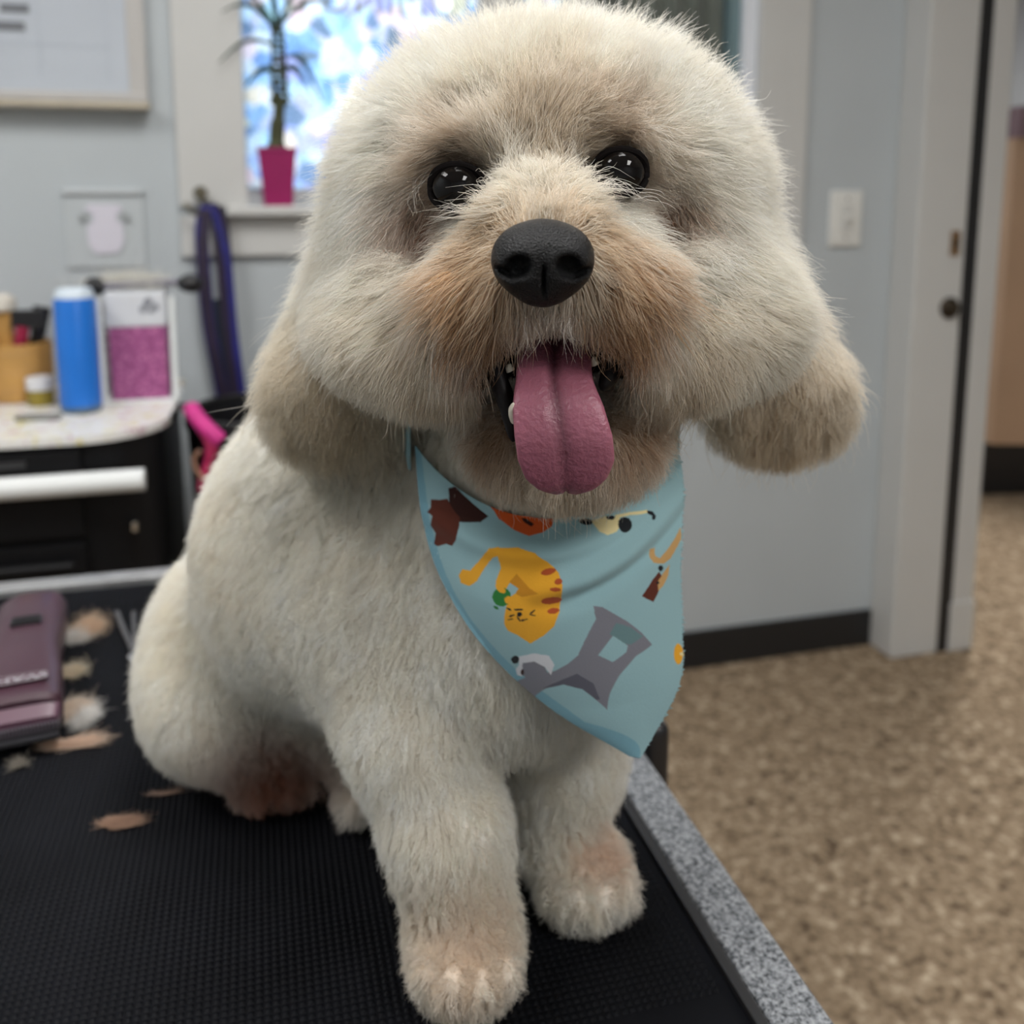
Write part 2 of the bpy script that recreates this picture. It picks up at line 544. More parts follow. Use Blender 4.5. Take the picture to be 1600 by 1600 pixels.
# ------------------------------------------------------------------ implicit shapes turned into meshes
class Field:
    """A signed distance field on a grid; shapes are blended in and carved out."""
    def __init__(self, lo, hi, h):
        self.lo = np.array(lo, float); self.h = h
        self.n = np.ceil((np.array(hi, float) - self.lo) / h).astype(int) + 1
        self.ax = [self.lo[i] + h * np.arange(self.n[i]) for i in range(3)]
        self.f = np.full(tuple(self.n), 0.2)
    def _box(self, lo, hi, pad):
        s = []
        for i in range(3):
            a = int(max(0, math.floor((lo[i] - pad - self.lo[i]) / self.h)))
            b = int(min(self.n[i], math.ceil((hi[i] + pad - self.lo[i]) / self.h) + 1))
            s.append(slice(a, max(a, b)))
        return tuple(s)
    def _pts(self, s):
        X, Y, Z = np.meshgrid(self.ax[0][s[0]], self.ax[1][s[1]], self.ax[2][s[2]], indexing='ij')
        return X, Y, Z
    def _blend(self, s, d, k, cut):
        a = self.f[s]
        if cut:
            d = -d
            h = np.maximum(k - np.abs(a - d), 0) / k
            self.f[s] = np.maximum(a, d) + h * h * k / 4
        else:
            h = np.maximum(k - np.abs(a - d), 0) / k
            self.f[s] = np.minimum(a, d) - h * h * k / 4
    def ell(self, c, r, k=0.02, roll=0.0, yaw=0.0, cut=False):
        c = np.array(c); r = np.array(r); m = max(r)
        s = self._box(c - m, c + m, 0.045)
        X, Y, Z = self._pts(s)
        x, y, z = X - c[0], Y - c[1], Z - c[2]
        if yaw:
            ca, sa = math.cos(math.radians(yaw)), math.sin(math.radians(yaw))
            x, y = x * ca + y * sa, -x * sa + y * ca
        if roll:
            ca, sa = math.cos(math.radians(roll)), math.sin(math.radians(roll))
            x, z = x * ca + z * sa, -x * sa + z * ca
        k0 = np.sqrt((x / r[0]) ** 2 + (y / r[1]) ** 2 + (z / r[2]) ** 2) + 1e-9
        k1 = np.sqrt((x / r[0] ** 2) ** 2 + (y / r[1] ** 2) ** 2 + (z / r[2] ** 2) ** 2) + 1e-9
        self._blend(s, k0 * (k0 - 1) / k1, k, cut)
    def cone(self, a, ra, b, rb, k=0.02, cut=False):
        a = np.array(a); b = np.array(b); m = max(ra, rb)
        s = self._box(np.minimum(a, b) - m, np.maximum(a, b) + m, 0.045)
        X, Y, Z = self._pts(s)
        d = b - a
        t = np.clip(((X - a[0]) * d[0] + (Y - a[1]) * d[1] + (Z - a[2]) * d[2]) / (d @ d), 0, 1)
        q = np.sqrt((X - a[0] - t * d[0]) ** 2 + (Y - a[1] - t * d[1]) ** 2 + (Z - a[2] - t * d[2]) ** 2)
        self._blend(s, q - (ra + t * (rb - ra)), k, cut)
    def sample(self, P, f=None):
        f = self.f if f is None else f
        g = (np.asarray(P) - self.lo) / self.h
        i = np.clip(np.floor(g).astype(int), 0, self.n - 2)
        w = np.clip(g - i, 0, 1)
        out = 0
        for a in (0, 1):
            for b in (0, 1):
                for c in (0, 1):
                    ww = (w[:, 0] if a else 1 - w[:, 0]) * (w[:, 1] if b else 1 - w[:, 1]) * (w[:, 2] if c else 1 - w[:, 2])
                    out = out + ww * f[i[:, 0] + a, i[:, 1] + b, i[:, 2] + c]
        return out
    def grad(self, P, f=None, e=0.002):
        g = np.stack([self.sample(P + d, f) - self.sample(P - d, f) for d in np.eye(3) * e], 1)
        return g / (np.linalg.norm(g, axis=1, keepdims=True) + 1e-9)
    def surface(self, f=None):
        """Surface nets: returns vertices and quads of the zero level."""
        f = self.f if f is None else f
        ins = f < 0
        c = [ins[i:ins.shape[0] - 1 + i, j:ins.shape[1] - 1 + j, k:ins.shape[2] - 1 + k]
             for i in (0, 1) for j in (0, 1) for k in (0, 1)]
        cnt = sum(x.astype(np.int8) for x in c)
        cell = (cnt > 0) & (cnt < 8)
        idx = -np.ones(cell.shape, int)
        I = np.argwhere(cell)
        idx[tuple(I.T)] = np.arange(len(I))
        acc = np.zeros((len(I), 3)); num = np.zeros(len(I))
        cor = [(i, j, k) for i in (0, 1) for j in (0, 1) for k in (0, 1)]
        val = [f[I[:, 0] + i, I[:, 1] + j, I[:, 2] + k] for (i, j, k) in cor]
        for a in range(8):
            for b in range(a + 1, 8):
                dd = np.array(cor[b]) - np.array(cor[a])
                if np.abs(dd).sum() != 1:
                    continue
                va, vb = val[a], val[b]
                x = (va < 0) != (vb < 0)
                t = np.where(x, va / np.where(x, va - vb, 1), 0)
                acc += np.where(x[:, None], np.array(cor[a]) + t[:, None] * dd, 0)
                num += x
        V = self.lo + self.h * (I + acc / num[:, None])
        Q = []
        for axis in range(3):
            sl0 = [slice(None)] * 3; sl1 = [slice(None)] * 3
            sl0[axis] = slice(0, -1); sl1[axis] = slice(1, None)
            a, b = ins[tuple(sl0)], ins[tuple(sl1)]
            E = np.argwhere(a != b)
            u, v = [(1, 2), (2, 0), (0, 1)][axis]
            ok = (E[:, u] > 0) & (E[:, v] > 0) & (E[:, u] < ins.shape[u] - 1) & (E[:, v] < ins.shape[v] - 1)
            E = E[ok]
            flip = ins[tuple(E.T)]
            q = []
            for du, dv in ((-1, -1), (0, -1), (0, 0), (-1, 0)):
                e = E.copy(); e[:, u] += du; e[:, v] += dv
                q.append(idx[tuple(e.T)])
            q = np.stack(q, 1)
            q[~flip] = q[~flip][:, ::-1]
            Q.append(q)
        Q = np.concatenate(Q)
        return V, Q[(Q >= 0).all(1)]

# ------------------------------------------------------------------ the dog: outer shape of the clipped coat
F = Field((-0.31, 0.29, 0.80), (0.21, 0.78, 1.37), 0.0032)
# trunk
F.ell((0.0145, 0.5100, 1.0095), (0.074, 0.065, 0.105), 0.03)                       # chest
F.ell((0.0000, 0.4750, 0.9846), (0.048, 0.040, 0.052), 0.03)                     # brisket
F.ell((-0.0708, 0.5250, 1.0033), (0.066, 0.06, 0.085), 0.03)                       # shoulder
F.ell((-0.1075, 0.5850, 0.9959), (0.096, 0.095, 0.105), 0.04)                      # ribs
F.ell((-0.0824, 0.5500, 1.0614), (0.068, 0.06, 0.06), 0.04)                         # withers
F.ell((-0.1837, 0.6400, 0.9028), (0.078, 0.085, 0.086), 0.04)                      # rump
F.ell((-0.1976, 0.6100, 0.8849), (0.056, 0.065, 0.055), 0.02)                      # near thigh
F.ell((-0.0829, 0.6400, 0.8881), (0.085, 0.085, 0.075), 0.04)                      # far rump and belly
F.cone((0.0202, 0.4900, 1.1239), 0.062, (0.0000, 0.5100, 1.0246), 0.075, 0.03)           # neck
# hind legs and feet
F.cone((-0.1765, 0.6000, 0.8717), 0.036, (-0.1627, 0.5850, 0.8482), 0.024, 0.02)
F.ell((-0.1649, 0.6000, 0.8315), (0.029, 0.036, 0.022), 0.012)
F.cone((-0.1047, 0.6000, 0.8670), 0.032, (-0.1018, 0.5850, 0.8319), 0.020, 0.015)
F.ell((-0.1007, 0.5750, 0.8294), (0.016, 0.03, 0.018), 0.010)
# near foreleg
F.cone((-0.0642, 0.5050, 0.9889), 0.056, (-0.0525, 0.4750, 0.9406), 0.0405, 0.03)
F.cone((-0.0525, 0.4750, 0.9406), 0.0405, (-0.0341, 0.4520, 0.8929), 0.0325, 0.012)
F.cone((-0.0341, 0.4520, 0.8929), 0.0325, (-0.0261, 0.4450, 0.8503), 0.0305, 0.012)
F.ell((-0.0241, 0.4360, 0.8358), (0.0305, 0.036, 0.029), 0.012)
# far foreleg
F.cone((0.0366, 0.5100, 0.9711), 0.042, (0.0328, 0.5100, 0.8999), 0.0330, 0.02)
F.cone((0.0328, 0.5100, 0.8999), 0.0330, (0.0271, 0.5080, 0.8523), 0.0285, 0.012)
F.ell((0.0416, 0.4980, 0.8331), (0.0300, 0.038, 0.028), 0.012)
# toes
for c_ in ((-0.0414, 0.4130, 0.8455), (-0.0283, 0.4050, 0.8459), (-0.0148, 0.4050, 0.8452), (-0.0016, 0.4130, 0.8455),
           (0.0242, 0.4750, 0.8353), (0.0368, 0.4680, 0.8382), (0.0509, 0.4680, 0.8398), (0.0640, 0.4750, 0.8404)):
    F.ell(c_, (0.0085, 0.012, 0.012), 0.010)
for c_ in ((-0.1769, 0.5800, 0.8339), (-0.1610, 0.5760, 0.8328), (-0.1461, 0.5760, 0.8328), (-0.1353, 0.5810, 0.8332)):
    F.ell(c_, (0.0085, 0.012, 0.011), 0.010)
# head: skull dome, side fur, cheeks, muzzle, jaw
F.ell((0.0170, 0.4620, 1.2218), (0.106, 0.094, 0.088), 0.02)
F.ell((0.0177, 0.4750, 1.1825), (0.120, 0.080, 0.062), 0.025)
# cheeks, brushed out and scissored
F.ell((-0.0483, 0.4220, 1.1651), (0.042, 0.042, 0.031), 0.030, roll=22)
F.ell((-0.0275, 0.4020, 1.1580), (0.036, 0.036, 0.030), 0.020, roll=20)
F.ell((0.0917, 0.4240, 1.1692), (0.042, 0.046, 0.037), 0.030, roll=-22)
F.ell((0.0659, 0.4020, 1.1608), (0.034, 0.036, 0.030), 0.020, roll=-20)
F.ell((0.0232, 0.4170, 1.1120), (0.049, 0.042, 0.030), 0.008)                     # lower jaw
F.ell((0.0254, 0.4600, 1.1136), (0.054, 0.045, 0.036), 0.012)
# hanging ears
F.cone((-0.0796, 0.4900, 1.1780), 0.028, (-0.0925, 0.4720, 1.1275), 0.034, 0.006)
F.ell((-0.0909, 0.4740, 1.1171), (0.041, 0.022, 0.034), 0.010, roll=6)
F.cone((0.1274, 0.4950, 1.1742), 0.022, (0.1451, 0.4800, 1.1293), 0.030, 0.006)
F.ell((0.1364, 0.4800, 1.1158), (0.043, 0.022, 0.034), 0.010, roll=-6)
# muzzle and moustache
F.ell((0.0130, 0.3850, 1.1974), (0.034, 0.056, 0.028), 0.018)
F.ell((-0.0123, 0.3780, 1.1850), (0.030, 0.034, 0.028), 0.014, roll=25)
F.ell((0.0404, 0.3780, 1.1863), (0.030, 0.034, 0.028), 0.014, roll=-25)
F.ell((-0.0167, 0.3760, 1.1698), (0.016, 0.024, 0.024), 0.012, roll=-8)
F.ell((0.0487, 0.3760, 1.1711), (0.016, 0.024, 0.024), 0.012, roll=8)
# brushed-out ridge of the moustache, bridge of the nose, brows
F.cone((-0.0012, 0.3720, 1.2143), 0.014, (-0.0498, 0.4080, 1.1808), 0.020, 0.010)
F.cone((0.0286, 0.3720, 1.2160), 0.014, (0.0842, 0.4080, 1.1864), 0.020, 0.010)
F.ell((0.0127, 0.3810, 1.2192), (0.021, 0.030, 0.016), 0.014)
F.ell((0.0123, 0.3680, 1.2107), (0.023, 0.026, 0.014), 0.012)
F.ell((-0.0244, 0.3880, 1.2453), (0.018, 0.014, 0.008), 0.016, roll=12)
F.ell((0.0448, 0.3880, 1.2509), (0.018, 0.014, 0.008), 0.016, roll=-12)
# eye sockets, mouth
EYES = [(-0.0221, 0.3845, 1.2248), (0.0430, 0.3845, 1.2306)]
for e in EYES:
    F.ell((e[0], e[1] - 0.010, e[2]), (0.0140, 0.016, 0.0125), 0.008, cut=True)
F.ell((-0.0346, 0.3800, 1.2116), (0.010, 0.016, 0.015), 0.008, cut=True)
F.ell((0.0615, 0.3800, 1.2167), (0.009, 0.016, 0.013), 0.008, cut=True)
MOUTH = (0.0167, 0.3680, 1.1489)
MR = (0.0285, 0.054, 0.0225)
F.ell(MOUTH, MR, 0.006, cut=True)
F.ell((0.0087, 0.3600, 1.1368), (0.012, 0.035, 0.020), 0.006, cut=True)
# stand on the table top
Zg = F.ax[2][None, None, :]
F.f = np.maximum(F.f, (TZ + 0.001) - Zg)

# guide table: where, which way the hair is brushed (right, up), how much it stands up, depth of coat (mm), wave (mm), clumping
GUIDES = [
    ((0.0150, 0.4600, 1.2976), 0.0, 1.0, 0.95, 17, 1.2, 0.25), ((-0.0452, 0.4600, 1.2802), -0.7, 0.7, 0.9, 17, 1.2, 0.25),
    ((0.0784, 0.4600, 1.2802), 0.7, 0.7, 0.9, 17, 1.2, 0.25), ((-0.0765, 0.4600, 1.2357), -1.0, 0.1, 0.75, 16, 1.2, 0.25),
    ((0.1132, 0.4600, 1.2357), 1.0, 0.1, 0.75, 16, 1.2, 0.25), ((-0.0983, 0.4700, 1.1892), -0.8, -0.6, 0.6, 16, 1.5, 0.3),
    ((0.1347, 0.4700, 1.1924), 0.8, -0.6, 0.6, 16, 1.5, 0.3), ((0.0187, 0.5600, 1.2244), 0.0, 0.2, 0.8, 14, 1.0, 0.2),
    ((0.0125, 0.3800, 1.2649), 0.0, 1.0, 0.7, 13, 1.2, 0.3), ((-0.0254, 0.3850, 1.2556), -0.4, 0.9, 0.7, 13, 1.2, 0.3),
    ((0.0506, 0.3850, 1.2605), 0.4, 0.9, 0.7, 13, 1.2, 0.3), ((-0.0481, 0.4000, 1.2231), -0.9, -0.3, 0.6, 12, 1.2, 0.3),
    ((0.0747, 0.4000, 1.2258), 0.9, -0.3, 0.6, 12, 1.2, 0.3), ((-0.0560, 0.4150, 1.1956), -0.7, -0.7, 0.5, 10, 1.2, 0.3),
    ((0.0893, 0.4150, 1.2012), 0.7, -0.7, 0.5, 10, 1.2, 0.3),
    ((0.0122, 0.3680, 1.2385), 0.0, 1.0, 0.45, 8, 1.2, 0.4), ((-0.0085, 0.3680, 1.2397), -0.6, 0.8, 0.45, 8, 1.2, 0.45),
    ((0.0292, 0.3680, 1.2433), 0.6, 0.8, 0.45, 8, 1.2, 0.45), ((-0.0274, 0.3750, 1.2389), -0.9, 0.3, 0.45, 7, 1.0, 0.45),
    ((0.0522, 0.3750, 1.2426), 0.9, 0.2, 0.45, 7, 1.0, 0.45), ((-0.0369, 0.3880, 1.2153), -0.6, -0.8, 0.35, 6, 1.0, 0.4),
    ((0.0648, 0.3880, 1.2192), 0.6, -0.8, 0.35, 6, 1.0, 0.4),
    ((0.0117, 0.3500, 1.2239), 0.0, 1.0, 0.4, 6, 1.0, 0.4), ((0.0000, 0.3500, 1.2193), -0.95, 0.15, 0.34, 6, 1.2, 0.55),
    ((0.0246, 0.3500, 1.2204), 0.95, 0.15, 0.34, 6, 1.2, 0.55), ((0.0111, 0.3300, 1.2127), 0.0, 0.8, 0.5, 4, 0.6, 0.3),
    ((-0.0095, 0.3550, 1.2122), -0.95, 0.1, 0.5, 9, 1.4, 0.45), ((0.0345, 0.3550, 1.2134), 0.95, 0.1, 0.5, 9, 1.4, 0.45),
    ((-0.0246, 0.3650, 1.1985), -0.85, -0.5, 0.45, 11, 1.6, 0.45), ((0.0504, 0.3650, 1.2010), 0.85, -0.5, 0.45, 11, 1.6, 0.45),
    ((-0.0443, 0.3850, 1.1844), -0.8, -0.6, 0.45, 12, 1.6, 0.4), ((0.0755, 0.3850, 1.1896), 0.8, -0.6, 0.45, 12, 1.6, 0.4),
    ((-0.0662, 0.4050, 1.1687), -0.75, -0.65, 0.45, 12, 1.4, 0.35), ((0.1046, 0.4050, 1.1742), 0.75, -0.65, 0.45, 12, 1.4, 0.35),
    ((-0.0494, 0.4000, 1.1500), -0.3, -0.95, 0.4, 11, 1.4, 0.35), ((0.0877, 0.4000, 1.1527), 0.3, -0.95, 0.4, 11, 1.4, 0.35),
    ((-0.0295, 0.3900, 1.1435), -0.1, -1.0, 0.35, 10, 1.6, 0.4), ((0.0643, 0.3900, 1.1463), 0.15, -1.0, 0.35, 10, 1.6, 0.4),
    ((-0.0071, 0.3500, 1.1947), -0.40, -0.9, 0.32, 8, 1.2, 0.6), ((0.0319, 0.3500, 1.1959), 0.40, -0.9, 0.32, 8, 1.2, 0.6),
    ((-0.0133, 0.3560, 1.1773), -0.04, -1.0, 0.26, 9, 1.6, 0.75), ((0.0423, 0.3560, 1.1798), 0.06, -1.0, 0.26, 9, 1.6, 0.75),
    ((0.0000, 0.3450, 1.1786), -0.15, -1.0, 0.3, 5, 1.0, 0.5), ((0.0246, 0.3450, 1.1786), 0.15, -1.0, 0.3, 5, 1.0, 0.5),
    ((-0.0160, 0.3850, 1.1228), -0.3, -0.95, 0.4, 7, 1.4, 0.4), ((0.0587, 0.3850, 1.1255), 0.3, -0.95, 0.4, 7, 1.4, 0.4),
    ((0.0214, 0.3820, 1.1016), 0.0, -1.0, 0.42, 10, 1.6, 0.5),
    ((-0.0813, 0.4600, 1.1680), -0.4, -0.9, 0.30, 10, 2.0, 0.5), ((-0.0872, 0.4450, 1.1328), -0.15, -1.0, 0.22, 10, 3.4, 0.9),
    ((-0.0624, 0.4500, 1.1064), 0.1, -1.0, 0.22, 10, 3.4, 0.9), ((-0.1178, 0.4600, 1.1104), -0.2, -1.0, 0.22, 10, 3.0, 0.85),
    ((0.1249, 0.4600, 1.1711), 0.4, -0.9, 0.30, 10, 2.0, 0.5), ((0.1315, 0.4500, 1.1318), 0.15, -1.0, 0.22, 10, 3.4, 0.9),
    ((0.1010, 0.4550, 1.1051), -0.1, -1.0, 0.22, 10, 3.4, 0.9), ((0.1640, 0.4650, 1.1125), 0.3, -1.0, 0.25, 10, 3.0, 0.85),
    ((-0.0678, 0.4800, 1.0397), -0.2, -1.0, 0.62, 6, 0.8, 0.16), ((-0.1573, 0.5600, 1.0302), -0.3, -1.0, 0.62, 6, 0.8, 0.16),
    ((-0.1955, 0.5800, 0.9370), -0.3, -1.0, 0.62, 6, 0.8, 0.16), ((-0.2070, 0.5700, 0.8891), 0.1, -1.0, 0.62, 6, 0.8, 0.16),
    ((0.0156, 0.4400, 1.0384), 0.0, -1.0, 0.45, 5, 0.8, 0.3), ((-0.0510, 0.4400, 0.9714), 0.0, -1.0, 0.62, 6, 0.8, 0.16),
    ((0.0000, 0.4500, 0.9588), 0.0, -1.0, 0.4, 7, 1.0, 0.4), ((-0.0311, 0.4200, 0.9160), 0.0, -1.0, 0.55, 5, 0.8, 0.35),
    ((-0.0229, 0.4050, 0.8665), 0.0, -0.8, 0.6, 6, 1.2, 0.42), ((0.0318, 0.4800, 0.8920), 0.0, -1.0, 0.55, 5, 0.8, 0.35),
    ((0.0416, 0.4650, 0.8568), 0.1, -0.8, 0.6, 6, 1.2, 0.42), ((-0.1513, 0.5500, 0.8595), 0.0, -0.8, 0.55, 7, 1.4, 0.6),
    ((-0.1119, 0.5200, 0.9662), 0.1, -1.0, 0.62, 6, 0.8, 0.16), ((-0.0497, 0.7000, 0.9311), 0.0, -1.0, 0.5, 6, 0.8, 0.2),
]
def settle(P, depth):
    """Moves points front to back onto the coat: the given depth below its outer shape."""
    ys = np.linspace(0.30, 0.76, 460)
    out = []
    for p in P:
        q = np.stack([np.full(460, p[0]), ys, np.full(460, p[2])], 1)
        hit = np.argmax(F.sample(q) < -depth)
        out.append((p[0], ys[hit], p[2]) if hit and abs(ys[hit] - p[1]) < 0.035 else p)
    return np.array(out)
GP = settle([g[0] for g in GUIDES], 0.004)
GV = np.array([[g[1], g[2], g[3], g[4] / 1000, g[5] / 1000, g[6]] for g in GUIDES])
def guide(P):
    out = np.empty((len(P), 6))
    for a in range(0, len(P), 40000):
        d2 = ((P[a:a + 40000, None, :] - GP[None]) ** 2).sum(2)
        w = 1.0 / (d2 + 0.008 ** 2) ** 2.2
        w /= w.sum(1, keepdims=True)
        out[a:a + 40000] = w @ GV
    return out

CREAM = np.array((0.962, 0.942, 0.895))
BLOTCHES = [
    ((-0.0546, 0.4000, 1.1610), 0.034, (0.90, 0.81, 0.69), 0.5), ((0.0873, 0.4000, 1.1638), 0.032, (0.91, 0.83, 0.72), 0.45),
    ((-0.1450, 0.5400, 1.0132), 0.04, (0.90, 0.82, 0.70), 0.5), ((0.0121, 0.3700, 1.2637), 0.03, (0.92, 0.84, 0.74), 0.5),   # stained or darker patches of the coat: centre, radius, colour, strength
    ((-0.0103, 0.3620, 1.1796), 0.015, (0.30, 0.125, 0.045), 1.0), ((0.0388, 0.3620, 1.1806), 0.015, (0.34, 0.15, 0.06), 1.0),
    ((-0.0137, 0.3700, 1.1945), 0.015, (0.68, 0.44, 0.22), 0.85), ((0.0412, 0.3700, 1.1963), 0.015, (0.64, 0.41, 0.20), 0.85),
    ((-0.0035, 0.3500, 1.2076), 0.013, (0.72, 0.54, 0.33), 0.6), ((0.0270, 0.3500, 1.2088), 0.013, (0.72, 0.54, 0.33), 0.6),
    ((-0.0317, 0.3880, 1.2133), 0.013, (0.42, 0.20, 0.10), 1.0), ((0.0592, 0.3880, 1.2166), 0.012, (0.42, 0.22, 0.12), 0.95),
    ((-0.0112, 0.3720, 1.2266), 0.009, (0.25, 0.15, 0.10), 0.9), ((0.0309, 0.3720, 1.2339), 0.009, (0.25, 0.15, 0.10), 0.9),
    ((-0.0212, 0.3760, 1.2365), 0.014, (0.50, 0.36, 0.24), 0.8), ((0.0386, 0.3760, 1.2426), 0.016, (0.50, 0.36, 0.24), 0.8),
    ((0.0122, 0.3700, 1.2435), 0.018, (0.66, 0.54, 0.39), 0.6),
    ((-0.0095, 0.3900, 1.1201), 0.016, (0.46, 0.27, 0.13), 0.85), ((0.0500, 0.3900, 1.1229), 0.018, (0.46, 0.27, 0.13), 0.85),
    ((0.0213, 0.3800, 1.0995), 0.026, (0.66, 0.53, 0.38), 0.6), ((-0.0268, 0.3900, 1.1490), 0.02, (0.70, 0.56, 0.38), 0.5),
    ((0.0695, 0.3900, 1.1517), 0.02, (0.70, 0.56, 0.38), 0.5),
    ((-0.0012, 0.3480, 1.1747), 0.010, (0.30, 0.20, 0.15), 0.8), ((0.0249, 0.3480, 1.1747), 0.010, (0.30, 0.20, 0.15), 0.8),
    ((-0.0860, 0.4450, 1.1234), 0.045, (0.78, 0.68, 0.52), 0.85), ((0.1288, 0.4500, 1.1223), 0.045, (0.74, 0.62, 0.46), 0.85),
    ((-0.1557, 0.5700, 0.8432), 0.036, (0.50, 0.22, 0.14), 0.95), ((-0.0232, 0.4080, 0.8570), 0.034, (0.86, 0.71, 0.57), 0.7),
    ((0.0508, 0.4700, 0.8549), 0.020, (0.85, 0.64, 0.50), 0.7), ((-0.2022, 0.6000, 0.9272), 0.03, (0.80, 0.70, 0.50), 0.5),
]
_bc = settle([b_[0] for b_ in BLOTCHES], 0.004)
BLOTCHES = [(tuple(c_), *b_[1:]) for c_, b_ in zip(_bc, BLOTCHES)]
def coat_colour(P):
    C = np.repeat(CREAM[None], len(P), 0)
    for c_, r_, k_, s_ in BLOTCHES:
        w = s_ * np.exp(-((P - np.array(c_)) ** 2).sum(1) / r_ ** 2)
        C = C * (1 - w[:, None]) + np.array(k_) * w[:, None]
    return C

dog = thing('dog', 'fluffy cream white dog sitting on the black grooming table with its tongue out', 'dog', (-0.03, 0.52, TZ))
DOG0 = np.array((-0.03, 0.52, TZ))

# body under the coat: the outer shape shrunk by the depth of the coat
near = np.argwhere(np.abs(F.f) < 0.03)
dep = np.full(F.f.shape, 0.008)
NP_ = F.lo + near * F.h
dep[tuple(near.T)] = guide(NP_)[:, 3] * 0.85
base_f = F.f + dep
base_f = np.maximum(base_f, (TZ + 0.002) - Zg)
BV, BQ = F.surface(base_f)
def mouth_d(P, grow=0.0):
    q = (P - np.array(MOUTH)) / (np.array(MR) + grow)
    return np.sqrt((q ** 2).sum(1))
in_mouth = mouth_d(BV, 0.0115) < 1.0
m2 = ((BV - np.array((0.0087, 0.3600, 1.1368))) / np.array((0.021, 0.044, 0.029)))
in_mouth |= (m2 ** 2).sum(1) < 1.0
bcol = np.clip(coat_colour(BV) * np.array((0.94, 0.90, 0.86)), 0, 1)
bcol[in_mouth] = (0.010, 0.007, 0.008)  # black lips, and the cavity's darkness put into the colour
eye_d = np.min([np.linalg.norm(BV - np.array(e), axis=1) for e in EYES], 0)
bcol[eye_d < 0.0130] = (0.03, 0.022, 0.02)
me = mesh_np('body', BV - DOG0, BQ)
ca = me.color_attributes.new('coat', 'FLOAT_COLOR', 'POINT')
ca.data.foreach_set('color', np.concatenate([bcol, np.ones((len(bcol), 1))], 1).astype(np.float32).ravel())
skin = mat('skin_and_undercoat', (0.7, 0.62, 0.52), rough=0.8, attr='coat', spec=0.15)
link('body', me, skin, dog, smooth=True)

# ------------------------------------------------------------------ coat
def fur_material(name, attr='fibre'):
    m = bpy.data.materials.new(name)
    m.use_nodes = True
    nt = m.node_tree
    nt.nodes.remove(nt.nodes['Principled BSDF'])
    a = nt.nodes.new('ShaderNodeAttribute'); a.attribute_name = attr
    d = nt.nodes.new('ShaderNodeBsdfDiffuse')
    t_ = nt.nodes.new('ShaderNodeBsdfTranslucent')
    g = nt.nodes.new('ShaderNodeBsdfGlossy'); g.inputs['Roughness'].default_value = 0.45
    mx = nt.nodes.new('ShaderNodeMixShader'); mx.inputs[0].default_value = 0.45
    m2_ = nt.nodes.new('ShaderNodeMixShader'); m2_.inputs[0].default_value = 0.05
    for n in (d, t_):
        nt.links.new(a.outputs['Color'], n.inputs['Color'])
    nt.links.new(d.outputs[0], mx.inputs[1]); nt.links.new(t_.outputs[0], mx.inputs[2])
    nt.links.new(mx.outputs[0], m2_.inputs[1]); nt.links.new(g.outputs[0], m2_.inputs[2])
    nt.links.new(m2_.outputs[0], nt.nodes['Material Output'].inputs['Surface'])
    return m
fur = fur_material('dog_hair')

def hair_object(name, pts, rad, colour, material, parent=None, origin=(0, 0, 0)):
    """pts (n, k, 3) strands, rad (n, k) radii, colour (n, 3)."""
    n, k = pts.shape[:2]
    hc = bpy.data.hair_curves.new(name)
    hc.add_curves([k] * n)
    P = (pts - np.array(origin)).astype(np.float32).reshape(-1)
    hc.attributes['position'].data.foreach_set('vector', P)
    ra = hc.attributes.get('radius') or hc.attributes.new('radius', 'FLOAT', 'POINT')
    ra.data.foreach_set('value', rad.astype(np.float32).ravel())
    cc = hc.attributes.new('fibre', 'FLOAT_COLOR', 'CURVE')
    cc.data.foreach_set('color', np.concatenate([colour, np.ones((n, 1))], 1).astype(np.float32).ravel())
    hc.materials.append(material)
    o = bpy.data.objects.new(name, hc)
    COL.objects.link(o)
    if parent is not None:
        o.parent = parent
    return o

def sample_surface(V, Q, n, weight):
    T = np.concatenate([Q[:, [0, 1, 2]], Q[:, [0, 2, 3]]])
    a, b, c = V[T[:, 0]], V[T[:, 1]], V[T[:, 2]]
    ar = np.linalg.norm(np.cross(b - a, c - a), axis=1) * weight((a + b + c) / 3)
    cum = np.cumsum(ar)
    i = np.searchsorted(cum, rng.random(n) * cum[-1])
    u, v = rng.random(n), rng.random(n)
    s = u + v > 1
    u[s], v[s] = 1 - u[s], 1 - v[s]
    return a[i] + (b[i] - a[i]) * u[:, None] + (c[i] - a[i]) * v[:, None]

HEAD_C = np.array((0.0167, 0.4500, 1.1935))
def density(P):
    n = F.grad(P, base_f)
    view = np.array((0, 0, 1.15)) - P
    view /= np.linalg.norm(view, axis=1, keepdims=True)
    facing = np.clip((n * view).sum(1) * 2.5 + 0.6, 0.18, 1.0)
    face = 1.0 + 1.6 * np.exp(-((P - np.array((0.0137, 0.3700, 1.2032))) ** 2).sum(1) / 0.05 ** 2)
    head = np.where(P[:, 2] > 1.09, 1.15, 1.0)
    return facing * face * head

def no_hair(P):
    bad = mouth_d(P, 0.0090) < 1.0
    q = (P - np.array((0.0087, 0.3600, 1.1368))) / np.array((0.019, 0.042, 0.027))
    bad |= (q ** 2).sum(1) < 1.0
    for e in EYES:
        bad |= np.linalg.norm(P - np.array(e), axis=1) < 0.0110
    q = (P - NOSE_C) / (np.array(NOSE_R) * 1.02)
    bad |= (q ** 2).sum(1) < 1.0
    bad |= P[:, 2] < TZ + 0.004
    return bad
NOSE_C = np.array((0.0107, 0.3300, 1.1990))
NOSE_R = (0.0172, 0.0135, 0.0158)

